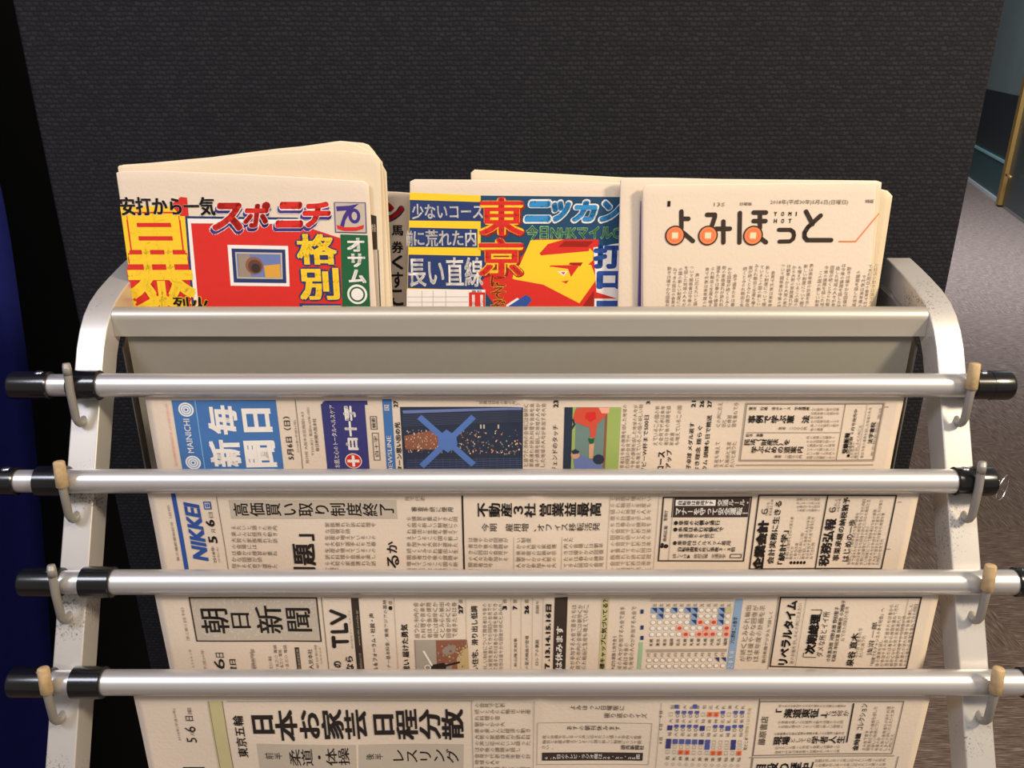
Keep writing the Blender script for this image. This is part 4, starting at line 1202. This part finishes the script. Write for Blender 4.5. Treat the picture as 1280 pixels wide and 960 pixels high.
q.quad(Q([(1000, 470), (1130, 430), (1130, 780), (1000, 780)]), 'red', 4.4); q.quad(Q([(985, 450), (1130, 425), (1130, 700), (1000, 660)]), 'W', 5)
q.quad(Q([(990, 690), (1130, 690), (1130, 780), (990, 780)]), 'W', 5); q.quad(Q([(1000, 700), (1130, 700), (1130, 780), (1000, 780)]), 'nk', 6)
q.text('打', 'U', X(985), Y_(430), X(1120), Y_(550), 'nk', 0.06, layer=6); q.text('口', 'U', X(1000), Y_(560), X(1120), Y_(645), 'nk', 0.08, layer=6)
q.part('masthead')
for ch, a, b in (('ニ', 657, 785), ('ッ', 785, 880), ('カ', 880, 1005), ('ン', 1010, 1120)):
    q.text(ch, 'U', X(a) - 1, Y_(222), X(b) + 2, Y_(338), 'W', 0.10, layer=5, slant=0.15); q.text(ch, 'U', X(a) + 1, Y_(230), X(b), Y_(330), 'sky', 0.07, layer=6, slant=0.15)
q.text('今日NHKマイルC', 'U', X(668), Y_(344), X(1115), Y_(414), 'lg', 0.055, layer=5); q.text('今日NHKマイルC', 'U', X(672), Y_(348), X(1112), Y_(410), 'green', 0.0, layer=6)
q.part('small_print')
q.quad(Q([(108, 645), (477, 648), (477, 780), (106, 780)]), 'W', 3); q.quad(Q([(400, 660), (476, 660), (476, 780), (400, 780)]), 'red', 4)
q.text('11', 'U', X(415), Y_(672), X(466), Y_(740), 'W', 0.03, layer=5)
for y in (680, 705, 730): q.quad(Q([(112, y), (395, y), (395, y + 2), (112, y + 2)]), 'mid', 4)
for x in (178, 230, 290): q.quad(Q([(x, 652), (x + 2, 652), (x + 2, 780), (x, 780)]), 'mid', 4)
q.body('D', X(305), Y_(655), X(395), Y_(760), 5.4, 'G'); q.text('直前', 'U', X(412), Y_(650), X(460), Y_(660), 'K2', 0, layer=5, res=1)
q.build(tC, {'masthead': 'light blue katakana title outlined white'})

# white supplement with the round-wheel logo
tD = thing('folded_newspaper', 'plain white newspaper behind and left of the supplement with orange wheel logo', 'newspaper', (0.19, 0.646, zb + 0.002), 'folded newspapers in the bin')
folded(tD, 'front_page', 0.642, 0.6490, [(775.5, 225), (777, 222), (840, 222.5), (900, 224), (1000, 225), (1101, 226), (1102.5, 228)], (769.5, 383), (1086, 383), 0.0022, disp=wav(0.0004, 1))
sP, o = folded(tD, 'printed_edge_sheet', 0.6395, 0.6462, [(800.5, 252), (803, 250), (850, 250)], (795, 383), (850, 383), 0.0008, ink('violet'), disp=wav(0.0002, 1))
o['label'] = 'purple printed page edge'
tE = thing('folded_newspaper', 'white newspaper supplement at the right with black logo and orange wheels', 'newspaper', (0.20, 0.638, zb + 0.002), 'folded newspapers in the bin')
sE, _ = folded(tE, 'front_page', 0.6360, 0.6425, [(803.5, 236), (805, 231), (870, 230.5), (960, 229.5), (1096, 228)], (801, 383), (1086, 383), 0.0016, disp=wav(0.0004, 2))
folded(tE, 'inner_page', 0.6380, 0.6445, [(802, 240), (803.5, 235), (870, 234), (960, 232), (1099, 229)], (799, 383), (1088, 383), 0.0010, M_NEWS2, disp=wav(0.0004, 2))
q = Print(sE)
def X(cx_): return 760 + cx_ / 3.2
def Y_(cy2): return 210 + cy2 / 3.2
q.part('headline')
for s_, a, b, y0, y1, c, bo in (('1', 238, 250, 132, 154, 'K', 0.03), ('13S', 424, 468, 138, 153, 'mid', 0.01), ('日曜版', 528, 576, 137, 150, 'G', 0.02), ('2018年(平成30年)5月6日(日曜日)', 650, 960, 126, 148, 'G', 0.0), ('特版', 1028, 1062, 125, 140, 'G', 0.02)):
    q.text(s_, 'U', X(a), Y_(y0), X(b), Y_(y1), c, bo, res=1)
q.part('masthead')
def st(pts, w_=18, c='K2', ly=2): q.stroke([(X(a), Y_(b)) for a, b in pts], w_ / 3.2, c, ly)
st([(294, 174), (294, 240)]); st([(294, 203), (322, 203)]); st([(300, 258), (340, 292)])
st([(397, 187), (428, 187), (428, 195), (414, 238)]); st([(432, 243), (488, 243)]); st([(462, 214), (462, 298)])
st([(528, 180), (526, 298)]); st([(583, 178), (632, 178)]); st([(583, 212), (630, 212)]); st([(608, 182), (608, 240)]); st([(612, 282), (632, 297)])
st([(684, 247), (730, 247), (742, 256), (744, 270), (740, 284), (728, 293), (686, 294)], 16)
st([(792, 174), (818, 224)]); st([(850, 190), (800, 236), (786, 258), (786, 276), (796, 288), (892, 288)])
for cx_ in (268, 400, 580):
    q.disc(X(cx_), Y_(270), 12.4, 'K2', 4, 32); q.disc(X(cx_), Y_(270), 10.6, 'orange', 5, 32); q.disc(X(cx_), Y_(270), 7.4, 'pred', 5.4, 32); q.disc(X(cx_), Y_(270), 6.9, 'orange', 5.8, 32)
    q.rect(X(cx_ - 12), Y_(258), X(cx_ + 12), Y_(282), 'peach', 6.5)
for k, ch in enumerate('YOMI'): q.text(ch, 'U', X(664 + k * 29), Y_(175), X((676 if ch != 'I' else 668) + k * 29), Y_(192), 'K2', 0.03)
for k, ch in enumerate('HOT'): q.text(ch, 'U', X(664 + k * 29), Y_(203), X(676 + k * 29), Y_(220), 'K2', 0.03)
st([(924, 293), (990, 293), (1082, 182)], 5, 'orange')
q.part('small_print')
x = 230
k = 0
while x < 1050:
    top_ = 395 + 14 * math.sin(k * 1.3) * (0.3 if x < 900 else 1) - (8 if 560 < x < 880 else 0)
    if k in (5, 11, 17, 24, 31): top_ += 25
    q.body('D', X(x), Y_(top_), X(x + 22), Y_(600), 22 / 3.2, 'G', ch=5.1, jag=0.0)
    x += 22.4 if k % 6 != 5 else 38
    k += 1
q.build(tE, {'masthead': 'rounded black hiragana logo with orange wheels'})
# bundle edge to the right of the supplement
tF = thing('folded_newspaper', 'plain newspaper bundle with rounded corner sticking out at the far right of the bin', 'newspaper', (0.26, 0.655, zb + 0.002), 'folded newspapers in the bin')
for k, dx in enumerate((0, 2.2, 4.0)):
    folded(tF, 'front_page' if k == 0 else 'inner_page', 0.648 + 0.0025 * k, 0.655 + 0.0028 * k, [(950, 235), (1098 + dx, 236.5), (1106 + dx, 238.5), (1112 + dx, 243 + k)], (950, 383), (1090 + dx * 1.2, 383), 0.0020, M_NEWS2, disp=wav(0.0005, 2 + k))
